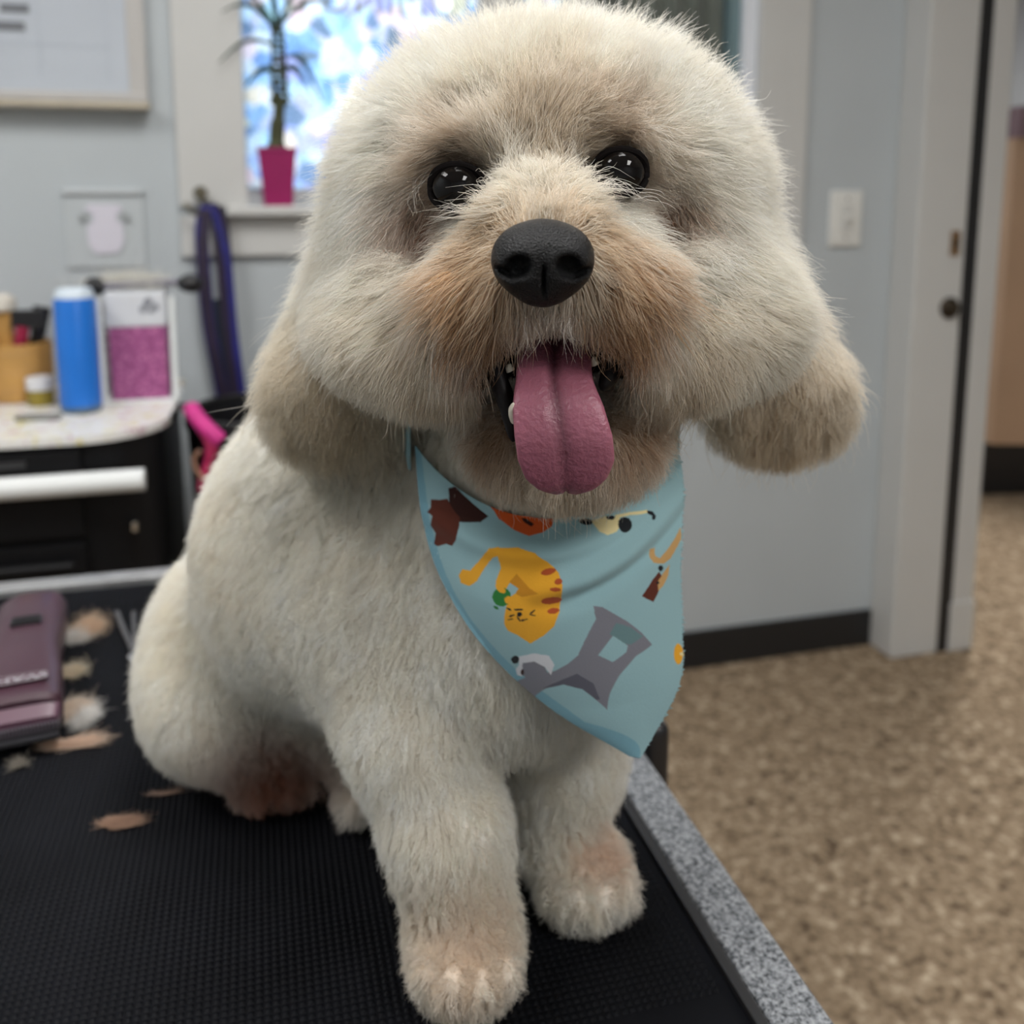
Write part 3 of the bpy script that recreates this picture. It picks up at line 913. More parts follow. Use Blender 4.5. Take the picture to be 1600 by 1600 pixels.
NH, K = 300000, 7
R = sample_surface(BV, BQ, NH, density)
R = R[~no_hair(R)]
NH = len(R)
N = F.grad(R, base_f)
G = guide(R)
flow = np.stack([G[:, 0], np.zeros(NH), G[:, 1]], 1)
tang = flow - (flow * N).sum(1, keepdims=True) * N
tang /= np.linalg.norm(tang, axis=1, keepdims=True) + 1e-6
# slow variation of the brushing direction so the coat looks tousled
def wob(P, s, seed):
    r = np.random.default_rng(seed)
    k = r.normal(size=(6, 3)) * s
    ph = r.random(6) * 6.28
    return np.sin(P @ k.T + ph).mean(1) * 1.6
side = np.cross(N, tang)
sw = 0.45 * wob(R, 90, 3) + 0.34 * rng.normal(size=NH)
lift = np.clip(G[:, 2] + 0.12 * wob(R, 140, 5) + 0.08 * rng.normal(size=NH), 0.12, 1.0)
d0 = N * lift[:, None] + (tang + side * sw[:, None]) * (1.05 - lift)[:, None]
d0 /= np.linalg.norm(d0, axis=1, keepdims=True)
rise = np.clip((d0 * N).sum(1), 0.28, 1.0)
L = np.clip(G[:, 3] / rise, 0.004, 0.040) * (0.78 + 0.45 * rng.random(NH)) * np.where(rng.random(NH) < 0.12, 1.5, 1.0)
tau = np.linspace(0, 1, K)
bend = tang * (1.0 - lift)[:, None] * 0.35 + np.array((0, 0, -0.16))
PT = R[:, None, :] + L[:, None, None] * (tau[None, :, None] * d0[:, None, :] + (tau ** 2)[None, :, None] * 0.5 * bend[:, None, :])
# clumps
NC = 26000
cidx = rng.choice(NH, NC, replace=False)
kd = kdtree.KDTree(NC)
for i, j in enumerate(cidx):
    kd.insert(R[j], i)
kd.balance()
own = np.fromiter((kd.find(p)[1] for p in R), int, NH)
cc_ = cidx[own]
clump = G[:, 5] * 0.9
PT += (PT[cc_] - PT) * (clump[:, None, None] * (tau ** 1.3)[None, :, None])
# broader locks made of several clumps
NL = 2600
lidx = rng.choice(NH, NL, replace=False)
kd2 = kdtree.KDTree(NL)
for i, j in enumerate(lidx):
    kd2.insert(R[j], i)
kd2.balance()
own2 = np.fromiter((kd2.find(R[j])[1] for j in cidx), int, NC)[own]
PT += (PT[lidx[own2]] - PT) * (np.clip(0.65 * (G[:, 5] - 0.22), 0.0, 0.4)[:, None, None] * (tau ** 1.6)[None, :, None])
# wave, shared by a clump
cv = rng.normal(size=(NC, 3)); cp_ = rng.random(NC) * 6.28; cf = 0.8 + 0.9 * rng.random(NC)
wv = cv[own]; wv = wv - (wv * d0).sum(1, keepdims=True) * d0
wv /= np.linalg.norm(wv, axis=1, keepdims=True) + 1e-6
amp = 1.5 * G[:, 4] * (0.6 + 0.8 * rng.random(NH))
PT += (amp[:, None] * tau[None] * np.sin(6.28 * cf[own][:, None] * tau[None] + cp_[own][:, None]))[:, :, None] * wv[:, None, :]
PT[:, 1:] += rng.normal(size=(NH, K - 1, 3)) * 0.00022
# scissored outline: hairs are cut where they leave the outer shape of the coat
sd = F.sample(PT.reshape(-1, 3)).reshape(NH, K)
lim = 0.0015 + 0.0040 * rng.random(NH) ** 1.4 + 0.0075 * np.clip((R[:, 2] - 1.165) / 0.05, 0, 1) * rng.random(NH) + 0.010 * np.clip((R[:, 2] - 1.255) / 0.03, 0, 1) * rng.random(NH) ** 2
lim = np.where(rng.random(NH) < np.where(R[:, 2] > 1.17, 0.14, 0.02), lim + 0.010, lim)
over = sd > lim[:, None]
first = np.where(over.any(1), over.argmax(1), K - 1)
i1 = np.maximum(first, 1); rows = np.arange(NH)
s0, s1_ = sd[rows, i1 - 1], sd[rows, i1]
fr = np.where(over.any(1), (i1 - 1 + np.clip((lim - s0) / np.maximum(s1_ - s0, 1e-6), 0, 1)) / (K - 1), 1.0)
fr = np.clip(fr, 0.15, 1.0)
pos = tau[None] * fr[:, None] * (K - 1)
lo_ = np.minimum(pos.astype(int), K - 2); w_ = (pos - lo_)[:, :, None]
PT = PT[rows[:, None], lo_] * (1 - w_) + PT[rows[:, None], lo_ + 1] * w_
PT[:, :, 2] = np.maximum(PT[:, :, 2], TZ + 0.0012)
cj = rng.normal(size=(NC, 3)) * 0.0026
colr = coat_colour(R + cj[own] + rng.normal(size=(NH, 3)) * 0.0015) * (0.90 + 0.16 * rng.random((NH, 1))) * (0.92 + 0.13 * rng.random(NC))[own][:, None] * (np.array((1.0, 0.98, 0.94)) + rng.random((NL, 1)) * np.array((0.03, 0.05, 0.08)))[own2]
colr = np.clip(colr, 0, 0.95)
rad = (0.000120 * (0.8 + 0.5 * rng.random(NH)))[:, None] * np.interp(tau, [0, 0.5, 1], [1.0, 0.9, 0.25])[None]
fo = hair_object('coat', PT, rad, colr, fur, dog, DOG0)
tag(fo, kind='stuff')

# long stray hairs: whisker at the left ear, lashes and moustache strands
ST = []
def strand(p, k=K):
    q = arc_pts(p, 8)
    ii = np.linspace(0, len(q) - 1, k)
    return [np.array(q[int(round(i))]) for i in ii]
ST.append(strand([(-0.1191, 0.4550, 1.1260), (-0.1303, 0.4550, 1.1202), (-0.1430, 0.4550, 1.1177), (-0.1509, 0.4550, 1.1161)]))
for (a, b, c), m in ((((-0.0060, 0.3580, 1.2200), (-0.0131, 0.3580, 1.2221), (-0.0201, 0.3660, 1.2200)), 16), (((0.0311, 0.3580, 1.2237), (0.0395, 0.3590, 1.2261), (0.0491, 0.3680, 1.2221)), 16),
                     (((-0.0121, 0.3620, 1.2144), (-0.0207, 0.3630, 1.2161), (-0.0302, 0.3760, 1.2142)), 22), (((0.0484, 0.3620, 1.2204), (0.0563, 0.3660, 1.2200), (0.0662, 0.3800, 1.2142)), 4),
                                          (((-0.0373, 0.3840, 1.2154), (-0.0380, 0.3800, 1.2242), (-0.0312, 0.3760, 1.2333)), 5), (((0.0588, 0.3620, 1.1889), (0.0651, 0.3620, 1.1840), (0.0688, 0.3640, 1.1776)), 4),
                     (((-0.0227, 0.3520, 1.1874), (-0.0263, 0.3510, 1.1767), (-0.0263, 0.3560, 1.1638)), 6), (((0.0465, 0.3520, 1.1898), (0.0513, 0.3510, 1.1803), (0.0515, 0.3560, 1.1675)), 6),
                     (((0.0047, 0.3420, 1.1767), (0.0058, 0.3410, 1.1721), (0.0052, 0.3430, 1.1659)), 10), (((0.0210, 0.3420, 1.1767), (0.0205, 0.3410, 1.1721), (0.0218, 0.3430, 1.1652)), 10)):
    for _ in range(m):
        j = rng.normal(size=3) * 0.0016
        ST.append(strand([np.array(a) + j, np.array(b) + j + rng.normal(size=3) * 0.0012, np.array(c) + j + rng.normal(size=3) * 0.0026]))
ST = np.array(ST)
rs = np.repeat((0.000075 * np.interp(tau, [0, 0.5, 1], [1, 0.9, 0.3]))[None], len(ST), 0)
o = hair_object('whiskers', ST, rs, np.concatenate([[[0.92, 0.90, 0.85]], coat_colour(ST[1:, 1]) * 0.9 + 0.05]), fur, dog, DOG0)
tag(o, kind='stuff')

# ------------------------------------------------------------------ nose
NF = Field(NOSE_C - 0.026, NOSE_C + 0.026, 0.0007)
NF.ell(NOSE_C + np.array((0, 0.001, 0.002)), (0.0165, 0.0125, 0.0125), 0.006)
for s in (-1, 1):
    NF.ell(NOSE_C + np.array((0.0088 * s, 0.0, -0.001)), (0.0080, 0.0115, 0.0095), 0.006)
NF.ell(NOSE_C + np.array((0, 0.0015, -0.008)), (0.0098, 0.0095, 0.0085), 0.006)
for s in (-1, 1):
    NF.ell(NOSE_C + np.array((0.0086 * s, -0.0108, -0.0015)), (0.0042, 0.0060, 0.0036), 0.0025, roll=-18 * s, cut=True)
    NF.ell(NOSE_C + np.array((0.0135 * s, -0.0080, -0.0035)), (0.0040, 0.0050, 0.0012), 0.0020, roll=25 * s, cut=True)
NF.ell(NOSE_C + np.array((0, -0.0105, -0.010)), (0.0006, 0.004, 0.009), 0.0015, cut=True)
nv, nq = NF.surface()
nose_skin = mat('black_nose_leather', (0.006, 0.006, 0.007), rough=0.40, bump=0.6, bump_scale=1500, spec=0.32)
o = link('nose', mesh_np('nose', nv - DOG0, nq), nose_skin, dog, smooth=True)
o['label'] = 'black leathery nose'

# ------------------------------------------------------------------ eyes
def eye_material():
    m = mat('dark_eye', (0.006, 0.005, 0.005), rough=0.05, coat=0.0, spec=0.28)
    return m
lid = mat('black_eyelid', (0.010, 0.008, 0.008), rough=0.8, spec=0.1)
for e in EYES:
    bm = bmesh.new()
    bmesh.ops.create_uvsphere(bm, u_segments=32, v_segments=20, radius=0.0106)
    me = bpy.data.meshes.new('eye'); bm.to_mesh(me); bm.free()
    o = link('eye', me, eye_material(), dog, loc=tuple(np.array(e) - DOG0), smooth=True)
    o['label'] = 'glossy dark eye'
    b = MB()
    for up_ in (1, -1):      # upper and lower lid
        rim_ = [(0.0110 * math.cos(t), -0.0048 - 0.0030 * math.sin(t), up_ * (0.0082 if up_ > 0 else 0.0078) * math.sin(t) ** 0.8) for t in np.linspace(0, math.pi, 25)]
        b.tube([(q[0] * 0.94, q[1] + 0.0024, q[2] * 1.10) for q in rim_], 0.0014, 8)
    b.build('eyelid', lid, o, smooth=True)

# ------------------------------------------------------------------ tongue and teeth
TG = [  # centre, half width, half thickness
    ((0.0179, 0.3850, 1.1659), 0.0140, 0.0035), ((0.0167, 0.3700, 1.1578), 0.0145, 0.0040), ((0.0162, 0.3570, 1.1500), 0.0148, 0.0042),
    ((0.0174, 0.3490, 1.1418), 0.0172, 0.0042), ((0.0192, 0.3460, 1.1326), 0.0183, 0.0040), ((0.0203, 0.3470, 1.1237), 0.0182, 0.0038),
    ((0.0205, 0.3490, 1.1164), 0.0155, 0.0034), ((0.0206, 0.3510, 1.1120), 0.0110, 0.0028), ((0.0207, 0.3530, 1.1093), 0.0045, 0.0018)]
cs = arc_pts([t_[0] for t_ in TG], 6)
ws = np.interp(np.linspace(0, 1, len(cs)), np.linspace(0, 1, len(TG)), [t_[1] for t_ in TG])
hs = np.interp(np.linspace(0, 1, len(cs)), np.linspace(0, 1, len(TG)), [t_[2] for t_ in TG])
NS = 40
V, Q, TC = [], [], []
for i, c_ in enumerate(cs):
    d = (cs[min(i + 1, len(cs) - 1)] - cs[max(i - 1, 0)]).normalized()
    sx = Vector((1, 0, 0)); up = sx.cross(d).normalized()
    if up.y > 0:
        up = -up
    f = i / (len(cs) - 1)
    for k in range(NS):
        t_ = 2 * math.pi * k / NS
        x, yv = math.cos(t_), math.sin(t_)
        xx = math.copysign(abs(x) ** 0.8, x)
        gro = math.exp(-(xx / 0.07) ** 2) * (0.0030 if yv > 0 else 0) * (1.0 - 0.6 * f)
        V.append(c_ + sx * ws[i] * xx + up * (hs[i] * math.copysign(abs(yv) ** 0.7, yv) - gro + 0.0015 * (xx ** 2)) - Vector(DOG0))
        TC.append((*(np.array((0.34, 0.115, 0.165)) * (1 - 0.6 * math.exp(-(xx / 0.045) ** 2) * (1 - f ** 2)) * (1.0 + 0.18 * abs(xx) ** 3)), 1))  # groove's shade strengthened by a dark line in the tint, fading towards the tip
for i in range(len(cs) - 1):
    for k in range(NS):
        a, b = i * NS + k, i * NS + (k + 1) % NS
        Q.append((a, b, b + NS, a + NS))
Q.append(tuple(range(NS))[::-1]); Q.append(tuple(range((len(cs) - 1) * NS, len(cs) * NS)))
me = mesh('tongue', V, Q)
cat_ = me.color_attributes.new('tint', 'FLOAT_COLOR', 'POINT')
cat_.data.foreach_set('color', np.array(TC, np.float32).ravel())
bm = bmesh.new(); bm.from_mesh(me); bmesh.ops.recalc_face_normals(bm, faces=bm.faces[:]); bm.to_mesh(me); bm.free()
tongue_skin = mat('wet_tongue', (0.33, 0.09, 0.14), rough=0.38, attr='tint', bump=0.35, bump_scale=500, spec=0.5, sss=0.15)
o = link('tongue', me, tongue_skin, dog, smooth=True)
o['label'] = 'long pink tongue hanging out'
ivory = mat('tooth_ivory', (0.80, 0.74, 0.62), rough=0.25)
def tooth(base, tip, r):
    b = MB()
    p = arc_pts([base, tuple((np.array(base) * 0.5 + np.array(tip) * 0.5) + np.array((-0.0006, 0, 0))), tip], 5)
    b.tube([v - Vector(DOG0) for v in p], [r * math.sqrt(max(0.02, 1 - (i / (len(p) - 1)) ** 1.7)) for i in range(len(p))], 10)
    b.build('tooth', ivory, dog, smooth=True)
tooth((0.0017, 0.3510, 1.1373), (0.0005, 0.3470, 1.1447), 0.0024)
tooth((-0.0005, 0.3660, 1.1534), (-0.0005, 0.3660, 1.1564), 0.0018)
tooth((0.0329, 0.3660, 1.1559), (0.0328, 0.3660, 1.1592), 0.0018)
# dark lips at the corners of the mouth
lip = mat('black_lip', (0.010, 0.008, 0.009), rough=0.5, spec=0.25)
for pts in ([(-0.0070, 0.3680, 1.1619), (-0.0055, 0.3660, 1.1508), (-0.0012, 0.3600, 1.1393), (0.0007, 0.3580, 1.1270)],
            [(0.0400, 0.3700, 1.1616), (0.0389, 0.3660, 1.1534), (0.0349, 0.3620, 1.1465)]):
    lp = [v - Vector(DOG0) for v in arc_pts(pts, 8)]
    MB().tube(lp, [0.0006 + 0.0032 * math.sin(math.pi * i / (len(lp) - 1)) ** 0.5 for i in range(len(lp))], 10).build('lip', lip, dog, smooth=True)

# ------------------------------------------------------------------ bandana
# BANDANA SURFACE BEGIN
B_T = np.array([0.0, 0.2, 0.4, 0.6, 0.8, 1.0])
B_L = np.array([(-0.0483, 0.4700, 1.0980), (-0.0442, 0.4500, 1.0675), (-0.0347, 0.4370, 1.0396), (-0.0129, 0.4270, 1.0084), (0.0183, 0.4200, 0.9811), (0.0568, 0.4200, 0.9561)])
B_R = np.array([(0.0835, 0.4700, 1.0980), (0.0846, 0.4520, 1.0734), (0.0822, 0.4430, 1.0438), (0.0827, 0.4360, 1.0139), (0.0808, 0.4300, 0.9871), (0.0614, 0.4200, 0.9551)])
def bandana_surface(S, T):
    """Cloth coordinates (s across, t from neck to tip) to world."""
    def edge(E):
        m = np.gradient(E, B_T, axis=0)
        i = np.clip(np.searchsorted(B_T, T, side='right') - 1, 0, len(B_T) - 2)
        h = (B_T[i + 1] - B_T[i])[..., None]
        x = (T - B_T[i])[..., None] / h
        return ((1 + 2 * x) * (1 - x) ** 2 * E[i] + x * (1 - x) ** 2 * h * m[i]
                + x * x * (3 - 2 * x) * E[i + 1] + x * x * (x - 1) * h * m[i + 1])
    P = edge(B_L) * (1 - S)[..., None] + edge(B_R) * S[..., None]
    hump = 4 * S * (1 - S)
    P[..., 2] -= hump * np.interp(T, [0, 0.2, 0.5, 0.8, 1], [0.026, 0.017, 0.006, 0.0, 0.0])
    P[..., 1] -= hump * np.interp(T, [0, 0.2, 0.4, 0.6, 0.8, 1], [0.042, 0.036, 0.028, 0.018, 0.008, 0.0])
    # soft folds swinging down from the right side of the neck
    f1 = T - (0.30 - 0.22 * (S - 0.45)); f2 = T - (0.18 - 0.10 * S)
    P[..., 1] -= 0.0045 * np.exp(-(f1 / 0.055) ** 2) * np.clip((S - 0.35) * 4, 0, 1) * np.clip((1.02 - S) * 4, 0, 1)
    P[..., 1] += 0.0035 * np.exp(-((f1 - 0.07) / 0.04) ** 2) * np.clip((S - 0.35) * 4, 0, 1)
    P[..., 1] -= 0.0040 * np.exp(-(f2 / 0.05) ** 2)
    P[..., 1] += 0.0012 * np.sin(9 * S + 6 * T) * (1 - T)
    return P
# BANDANA SURFACE END
PRINT = {'umber': srgb(60, 32, 28), 'brown': srgb(98, 50, 38), 'rust': srgb(214, 92, 40), 'cream': srgb(238, 222, 168),
         'black': srgb(32, 34, 38), 'amber': srgb(244, 176, 52), 'ochre': srgb(214, 146, 42), 'green': srgb(52, 128, 62),
         'redbrown': srgb(188, 88, 48), 'grey': srgb(132, 132, 142), 'slate': srgb(98, 98, 110), 'teal': srgb(112, 142, 146),
         'cloth': srgb(156, 192, 199), 'white': srgb(220, 222, 228), 'tan': srgb(206, 164, 108)}
MOTIF = [
    ("umber", [(0.133, 0.028), (0.162, 0.000), (0.210, 0.018), (0.278, 0.048), (0.246, 0.090), (0.203, 0.112), (0.165, 0.130), (0.128, 0.126)]),
    ("brown", [(0.054, 0.122), (0.090, 0.100), (0.124, 0.072), (0.136, 0.092), (0.165, 0.118), (0.160, 0.144), (0.140, 0.198), (0.116, 0.238), (0.090, 0.246), (0.047, 0.281), (0.030, 0.283), (0.052, 0.232), (0.035, 0.214), (0.052, 0.174), (0.030, 0.176), (0.047, 0.154)]),
    ("umber", [(0.116, 0.000), (0.121, 0.000), (0.121, 0.000), (0.121, 0.000), (0.116, 0.000), (0.112, 0.000), (0.104, 0.000), (0.100, 0.000), (0.095, 0.000), (0.095, 0.000), (0.095, 0.000), (0.100, 0.000), (0.104, 0.000), (0.112, 0.000)]),
    ("rust", [(0.290, 0.000), (0.323, 0.000), (0.393, 0.000), (0.460, 0.000), (0.516, 0.000), (0.504, 0.034), (0.470, 0.058), (0.419, 0.078), (0.364, 0.068), (0.316, 0.044), (0.302, 0.012)]),
    ("umber", [(0.398, 0.012), (0.415, 0.010), (0.443, 0.028), (0.431, 0.040), (0.407, 0.028)]),
    ("cream", [(0.643, 0.040), (0.696, 0.046), (0.746, 0.076), (0.746, 0.100), (0.727, 0.118), (0.694, 0.114), (0.667, 0.090)]),
    ("black", [(0.785, 0.128), (0.780, 0.140), (0.773, 0.146), (0.763, 0.146), (0.751, 0.138), (0.742, 0.124), (0.737, 0.108), (0.737, 0.096), (0.739, 0.086), (0.749, 0.082), (0.759, 0.082), (0.768, 0.088), (0.778, 0.098), (0.783, 0.112)]),
    ("black", [(0.648, 0.050), (0.645, 0.054), (0.636, 0.054), (0.626, 0.052), (0.617, 0.046), (0.607, 0.038), (0.602, 0.032), (0.600, 0.024), (0.605, 0.020), (0.612, 0.020), (0.624, 0.022), (0.633, 0.028), (0.643, 0.036), (0.648, 0.044)]),
    ("black", [(0.730, 0.068), (0.727, 0.070), (0.722, 0.072), (0.715, 0.070), (0.710, 0.066), (0.703, 0.062), (0.701, 0.058), (0.698, 0.054), (0.701, 0.052), (0.706, 0.052), (0.713, 0.054), (0.718, 0.056), (0.725, 0.060), (0.727, 0.064)]),
    ("cream", [(0.730, 0.060), (0.787, 0.080), (0.847, 0.112), (0.852, 0.128), (0.785, 0.090), (0.732, 0.072)]),
    ("black", [(0.847, 0.114), (0.867, 0.136), (0.879, 0.164), (0.872, 0.174), (0.862, 0.166), (0.864, 0.152), (0.845, 0.126)]),
    ("amber", [(0.306, 0.142), (0.268, 0.162), (0.217, 0.240), (0.172, 0.297), (0.138, 0.309), (0.112, 0.343), (0.109, 0.371), (0.145, 0.365), (0.189, 0.329), (0.234, 0.261), (0.278, 0.194), (0.314, 0.166)]),
    ("amber", [(0.297, 0.148), (0.374, 0.124), (0.431, 0.132), (0.472, 0.166), (0.506, 0.222), (0.516, 0.271), (0.501, 0.347), (0.429, 0.361), (0.364, 0.365), (0.294, 0.383), (0.282, 0.371), (0.326, 0.333), (0.381, 0.295), (0.352, 0.246), (0.314, 0.299), (0.290, 0.337), (0.263, 0.333), (0.270, 0.295), (0.299, 0.234)]),
    ("amber", [(0.294, 0.371), (0.371, 0.341), (0.506, 0.329), (0.484, 0.399), (0.441, 0.453), (0.376, 0.493), (0.292, 0.529), (0.256, 0.505), (0.222, 0.495), (0.225, 0.471)]),
    ("ochre", [(0.321, 0.283), (0.355, 0.240), (0.395, 0.291), (0.424, 0.309), (0.357, 0.335), (0.335, 0.327), (0.352, 0.301)]),
    ("green", [(0.314, 0.345), (0.304, 0.365), (0.290, 0.381), (0.268, 0.395), (0.251, 0.399), (0.237, 0.397), (0.232, 0.385), (0.234, 0.369), (0.246, 0.349), (0.261, 0.331), (0.280, 0.317), (0.294, 0.313), (0.309, 0.315), (0.316, 0.327)]),
    ("green", [(0.239, 0.413), (0.237, 0.415), (0.229, 0.417), (0.225, 0.417), (0.222, 0.415), (0.220, 0.413), (0.220, 0.411), (0.222, 0.407), (0.225, 0.405), (0.229, 0.403), (0.234, 0.403), (0.239, 0.403), (0.241, 0.405), (0.241, 0.409)]),
    ("amber", [(0.294, 0.335), (0.287, 0.339), (0.280, 0.339), (0.273, 0.337), (0.266, 0.331), (0.263, 0.323), (0.263, 0.315), (0.268, 0.307), (0.275, 0.303), (0.282, 0.301), (0.290, 0.305), (0.297, 0.311), (0.299, 0.319), (0.299, 0.327)]),
    ("amber", [(0.321, 0.357), (0.316, 0.365), (0.309, 0.373), (0.299, 0.379), (0.292, 0.379), (0.285, 0.379), (0.282, 0.373), (0.282, 0.367), (0.287, 0.357), (0.294, 0.351), (0.304, 0.343), (0.311, 0.343), (0.318, 0.343), (0.321, 0.349)]),
    ("redbrown", [(0.499, 0.210), (0.496, 0.216), (0.489, 0.222), (0.480, 0.228), (0.465, 0.232), (0.456, 0.232), (0.446, 0.230), (0.443, 0.224), (0.446, 0.218), (0.453, 0.210), (0.463, 0.204), (0.477, 0.200), (0.487, 0.202), (0.496, 0.204)]),
    ("redbrown", [(0.518, 0.255), (0.516, 0.259), (0.511, 0.265), (0.506, 0.267), (0.499, 0.269), (0.494, 0.267), (0.489, 0.265), (0.487, 0.261), (0.489, 0.255), (0.492, 0.251), (0.499, 0.246), (0.504, 0.246), (0.511, 0.246), (0.516, 0.251)]),
    ("redbrown", [(0.508, 0.287), (0.506, 0.291), (0.501, 0.293), (0.492, 0.295), (0.482, 0.295), (0.475, 0.293), (0.468, 0.291), (0.468, 0.287), (0.470, 0.283), (0.475, 0.281), (0.484, 0.279), (0.494, 0.279), (0.501, 0.281), (0.506, 0.283)]),
    ("redbrown", [(0.506, 0.341), (0.501, 0.351), (0.489, 0.357), (0.472, 0.359), (0.456, 0.361), (0.439, 0.359), (0.429, 0.353), (0.427, 0.345), (0.431, 0.337), (0.441, 0.329), (0.458, 0.323), (0.475, 0.321), (0.492, 0.323), (0.501, 0.331)]),
    ("redbrown", [(0.487, 0.391), (0.484, 0.395), (0.475, 0.399), (0.465, 0.403), (0.453, 0.403), (0.443, 0.403), (0.439, 0.399), (0.436, 0.395), (0.441, 0.389), (0.448, 0.385), (0.458, 0.381), (0.470, 0.381), (0.480, 0.383), (0.484, 0.387)]),
    ("black", [(0.333, 0.411), (0.328, 0.417), (0.323, 0.421), (0.318, 0.425), (0.314, 0.425), (0.311, 0.423), (0.309, 0.421), (0.311, 0.415), (0.314, 0.411), (0.318, 0.407), (0.326, 0.403), (0.328, 0.403), (0.333, 0.403), (0.333, 0.407)]),
    ("black", [(0.345, 0.391), (0.342, 0.393), (0.338, 0.395), (0.328, 0.397), (0.321, 0.399), (0.314, 0.399), (0.309, 0.399), (0.306, 0.397), (0.309, 0.395), (0.316, 0.393), (0.323, 0.391), (0.333, 0.389), (0.340, 0.387), (0.345, 0.389)]),
    ("black", [(0.306, 0.447), (0.306, 0.445), (0.304, 0.443), (0.304, 0.439), (0.302, 0.435), (0.304, 0.429), (0.304, 0.425), (0.306, 0.423), (0.309, 0.423), (0.309, 0.427), (0.311, 0.429), (0.311, 0.435), (0.311, 0.439), (0.309, 0.443)]),
    ("black", [(0.347, 0.429), (0.345, 0.431), (0.340, 0.433), (0.330, 0.437), (0.321, 0.441), (0.314, 0.443), (0.309, 0.443), (0.306, 0.443), (0.309, 0.441), (0.316, 0.437), (0.323, 0.433), (0.333, 0.431), (0.340, 0.429), (0.345, 0.427)]),
    ("black", [(0.393, 0.387), (0.393, 0.389), (0.388, 0.393), (0.383, 0.397), (0.376, 0.403), (0.369, 0.407), (0.364, 0.409), (0.362, 0.409), (0.364, 0.407), (0.367, 0.403), (0.374, 0.397), (0.381, 0.393), (0.386, 0.389), (0.391, 0.387)]),
    ("black", [(0.386, 0.413), (0.386, 0.413), (0.381, 0.413), (0.376, 0.413), (0.369, 0.413), (0.367, 0.411), (0.362, 0.411), (0.362, 0.409), (0.364, 0.407), (0.369, 0.407), (0.374, 0.407), (0.379, 0.409), (0.383, 0.409), (0.386, 0.411)]),
    ("black", [(0.299, 0.419), (0.299, 0.421), (0.292, 0.425), (0.285, 0.429), (0.278, 0.433), (0.273, 0.435), (0.268, 0.435), (0.266, 0.435), (0.268, 0.433), (0.273, 0.429), (0.280, 0.425), (0.287, 0.423), (0.294, 0.419), (0.299, 0.419)]),
    ("black", [(0.294, 0.403), (0.292, 0.405), (0.287, 0.405), (0.282, 0.405), (0.280, 0.403), (0.278, 0.401), (0.275, 0.399), (0.278, 0.397), (0.280, 0.395), (0.282, 0.395), (0.287, 0.395), (0.292, 0.395), (0.294, 0.399), (0.294, 0.401)]),
    ("black", [(0.282, 0.439), (0.280, 0.441), (0.275, 0.443), (0.270, 0.445), (0.263, 0.447), (0.258, 0.449), (0.254, 0.449), (0.254, 0.449), (0.254, 0.449), (0.258, 0.445), (0.266, 0.443), (0.270, 0.441), (0.278, 0.439), (0.280, 0.439)]),
    ("grey", [(0.619, 0.391), (0.653, 0.403), (0.734, 0.481), (0.787, 0.539), (0.828, 0.597), (0.802, 0.603), (0.737, 0.615), (0.621, 0.671), (0.501, 0.745), (0.410, 0.812), (0.398, 0.786), (0.369, 0.713), (0.290, 0.691), (0.160, 0.713), (-0.009, 0.760), (-0.011, 0.709), (0.097, 0.679), (0.203, 0.653), (0.316, 0.631), (0.405, 0.601), (0.477, 0.569), (0.552, 0.505), (0.617, 0.443)]),
    ("slate", [(0.128, 0.717), (0.318, 0.667), (0.415, 0.643), (0.458, 0.691), (0.417, 0.764), (0.391, 0.764), (0.369, 0.713), (0.290, 0.691)]),
    ("teal", [(0.650, 0.511), (0.691, 0.477), (0.746, 0.509), (0.792, 0.555), (0.727, 0.567), (0.701, 0.557)]),
    ("cloth", [(0.566, 0.577), (0.662, 0.519), (0.713, 0.567), (0.698, 0.589), (0.619, 0.613)]),
    ("white", [(0.184, 0.589), (0.278, 0.565), (0.342, 0.569), (0.338, 0.605), (0.273, 0.651), (0.278, 0.617), (0.244, 0.601), (0.179, 0.613), (0.083, 0.677), (0.054, 0.677), (0.088, 0.651), (0.140, 0.627)]),
    ("grey", [(0.172, 0.615), (0.246, 0.599), (0.278, 0.617), (0.261, 0.653), (0.169, 0.693), (0.097, 0.693), (0.097, 0.671)]),
    ("black", [(0.169, 0.603), (0.157, 0.611), (0.143, 0.619), (0.126, 0.625), (0.114, 0.627), (0.109, 0.625), (0.112, 0.619), (0.116, 0.613), (0.128, 0.605), (0.145, 0.597), (0.160, 0.591), (0.169, 0.589), (0.174, 0.591), (0.177, 0.595)]),
    ("umber", [(0.126, 0.655), (0.116, 0.661), (0.104, 0.667), (0.095, 0.671), (0.090, 0.671), (0.090, 0.669), (0.095, 0.665), (0.102, 0.659), (0.112, 0.653), (0.124, 0.647), (0.133, 0.643), (0.136, 0.643), (0.138, 0.645), (0.133, 0.649)]),
    ("tan", [(0.852, 0.273), (0.876, 0.285), (0.879, 0.311), (0.898, 0.327), (0.932, 0.317), (0.963, 0.303), (0.992, 0.285), (0.994, 0.321), (0.948, 0.353), (0.915, 0.353), (0.872, 0.329), (0.855, 0.305)]),
    ("brown", [(0.816, 0.419), (0.845, 0.399), (0.869, 0.381), (0.896, 0.369), (0.915, 0.405), (0.893, 0.433), (0.862, 0.459)]),
    ("tan", [(0.891, 0.399), (0.915, 0.383), (0.944, 0.371), (0.939, 0.403), (0.915, 0.425), (0.888, 0.433)]),
    ("black", [(0.915, 0.367), (0.912, 0.371), (0.910, 0.373), (0.905, 0.373), (0.900, 0.371), (0.896, 0.365), (0.893, 0.361), (0.891, 0.355), (0.893, 0.351), (0.896, 0.349), (0.900, 0.349), (0.905, 0.353), (0.910, 0.357), (0.912, 0.361)]),
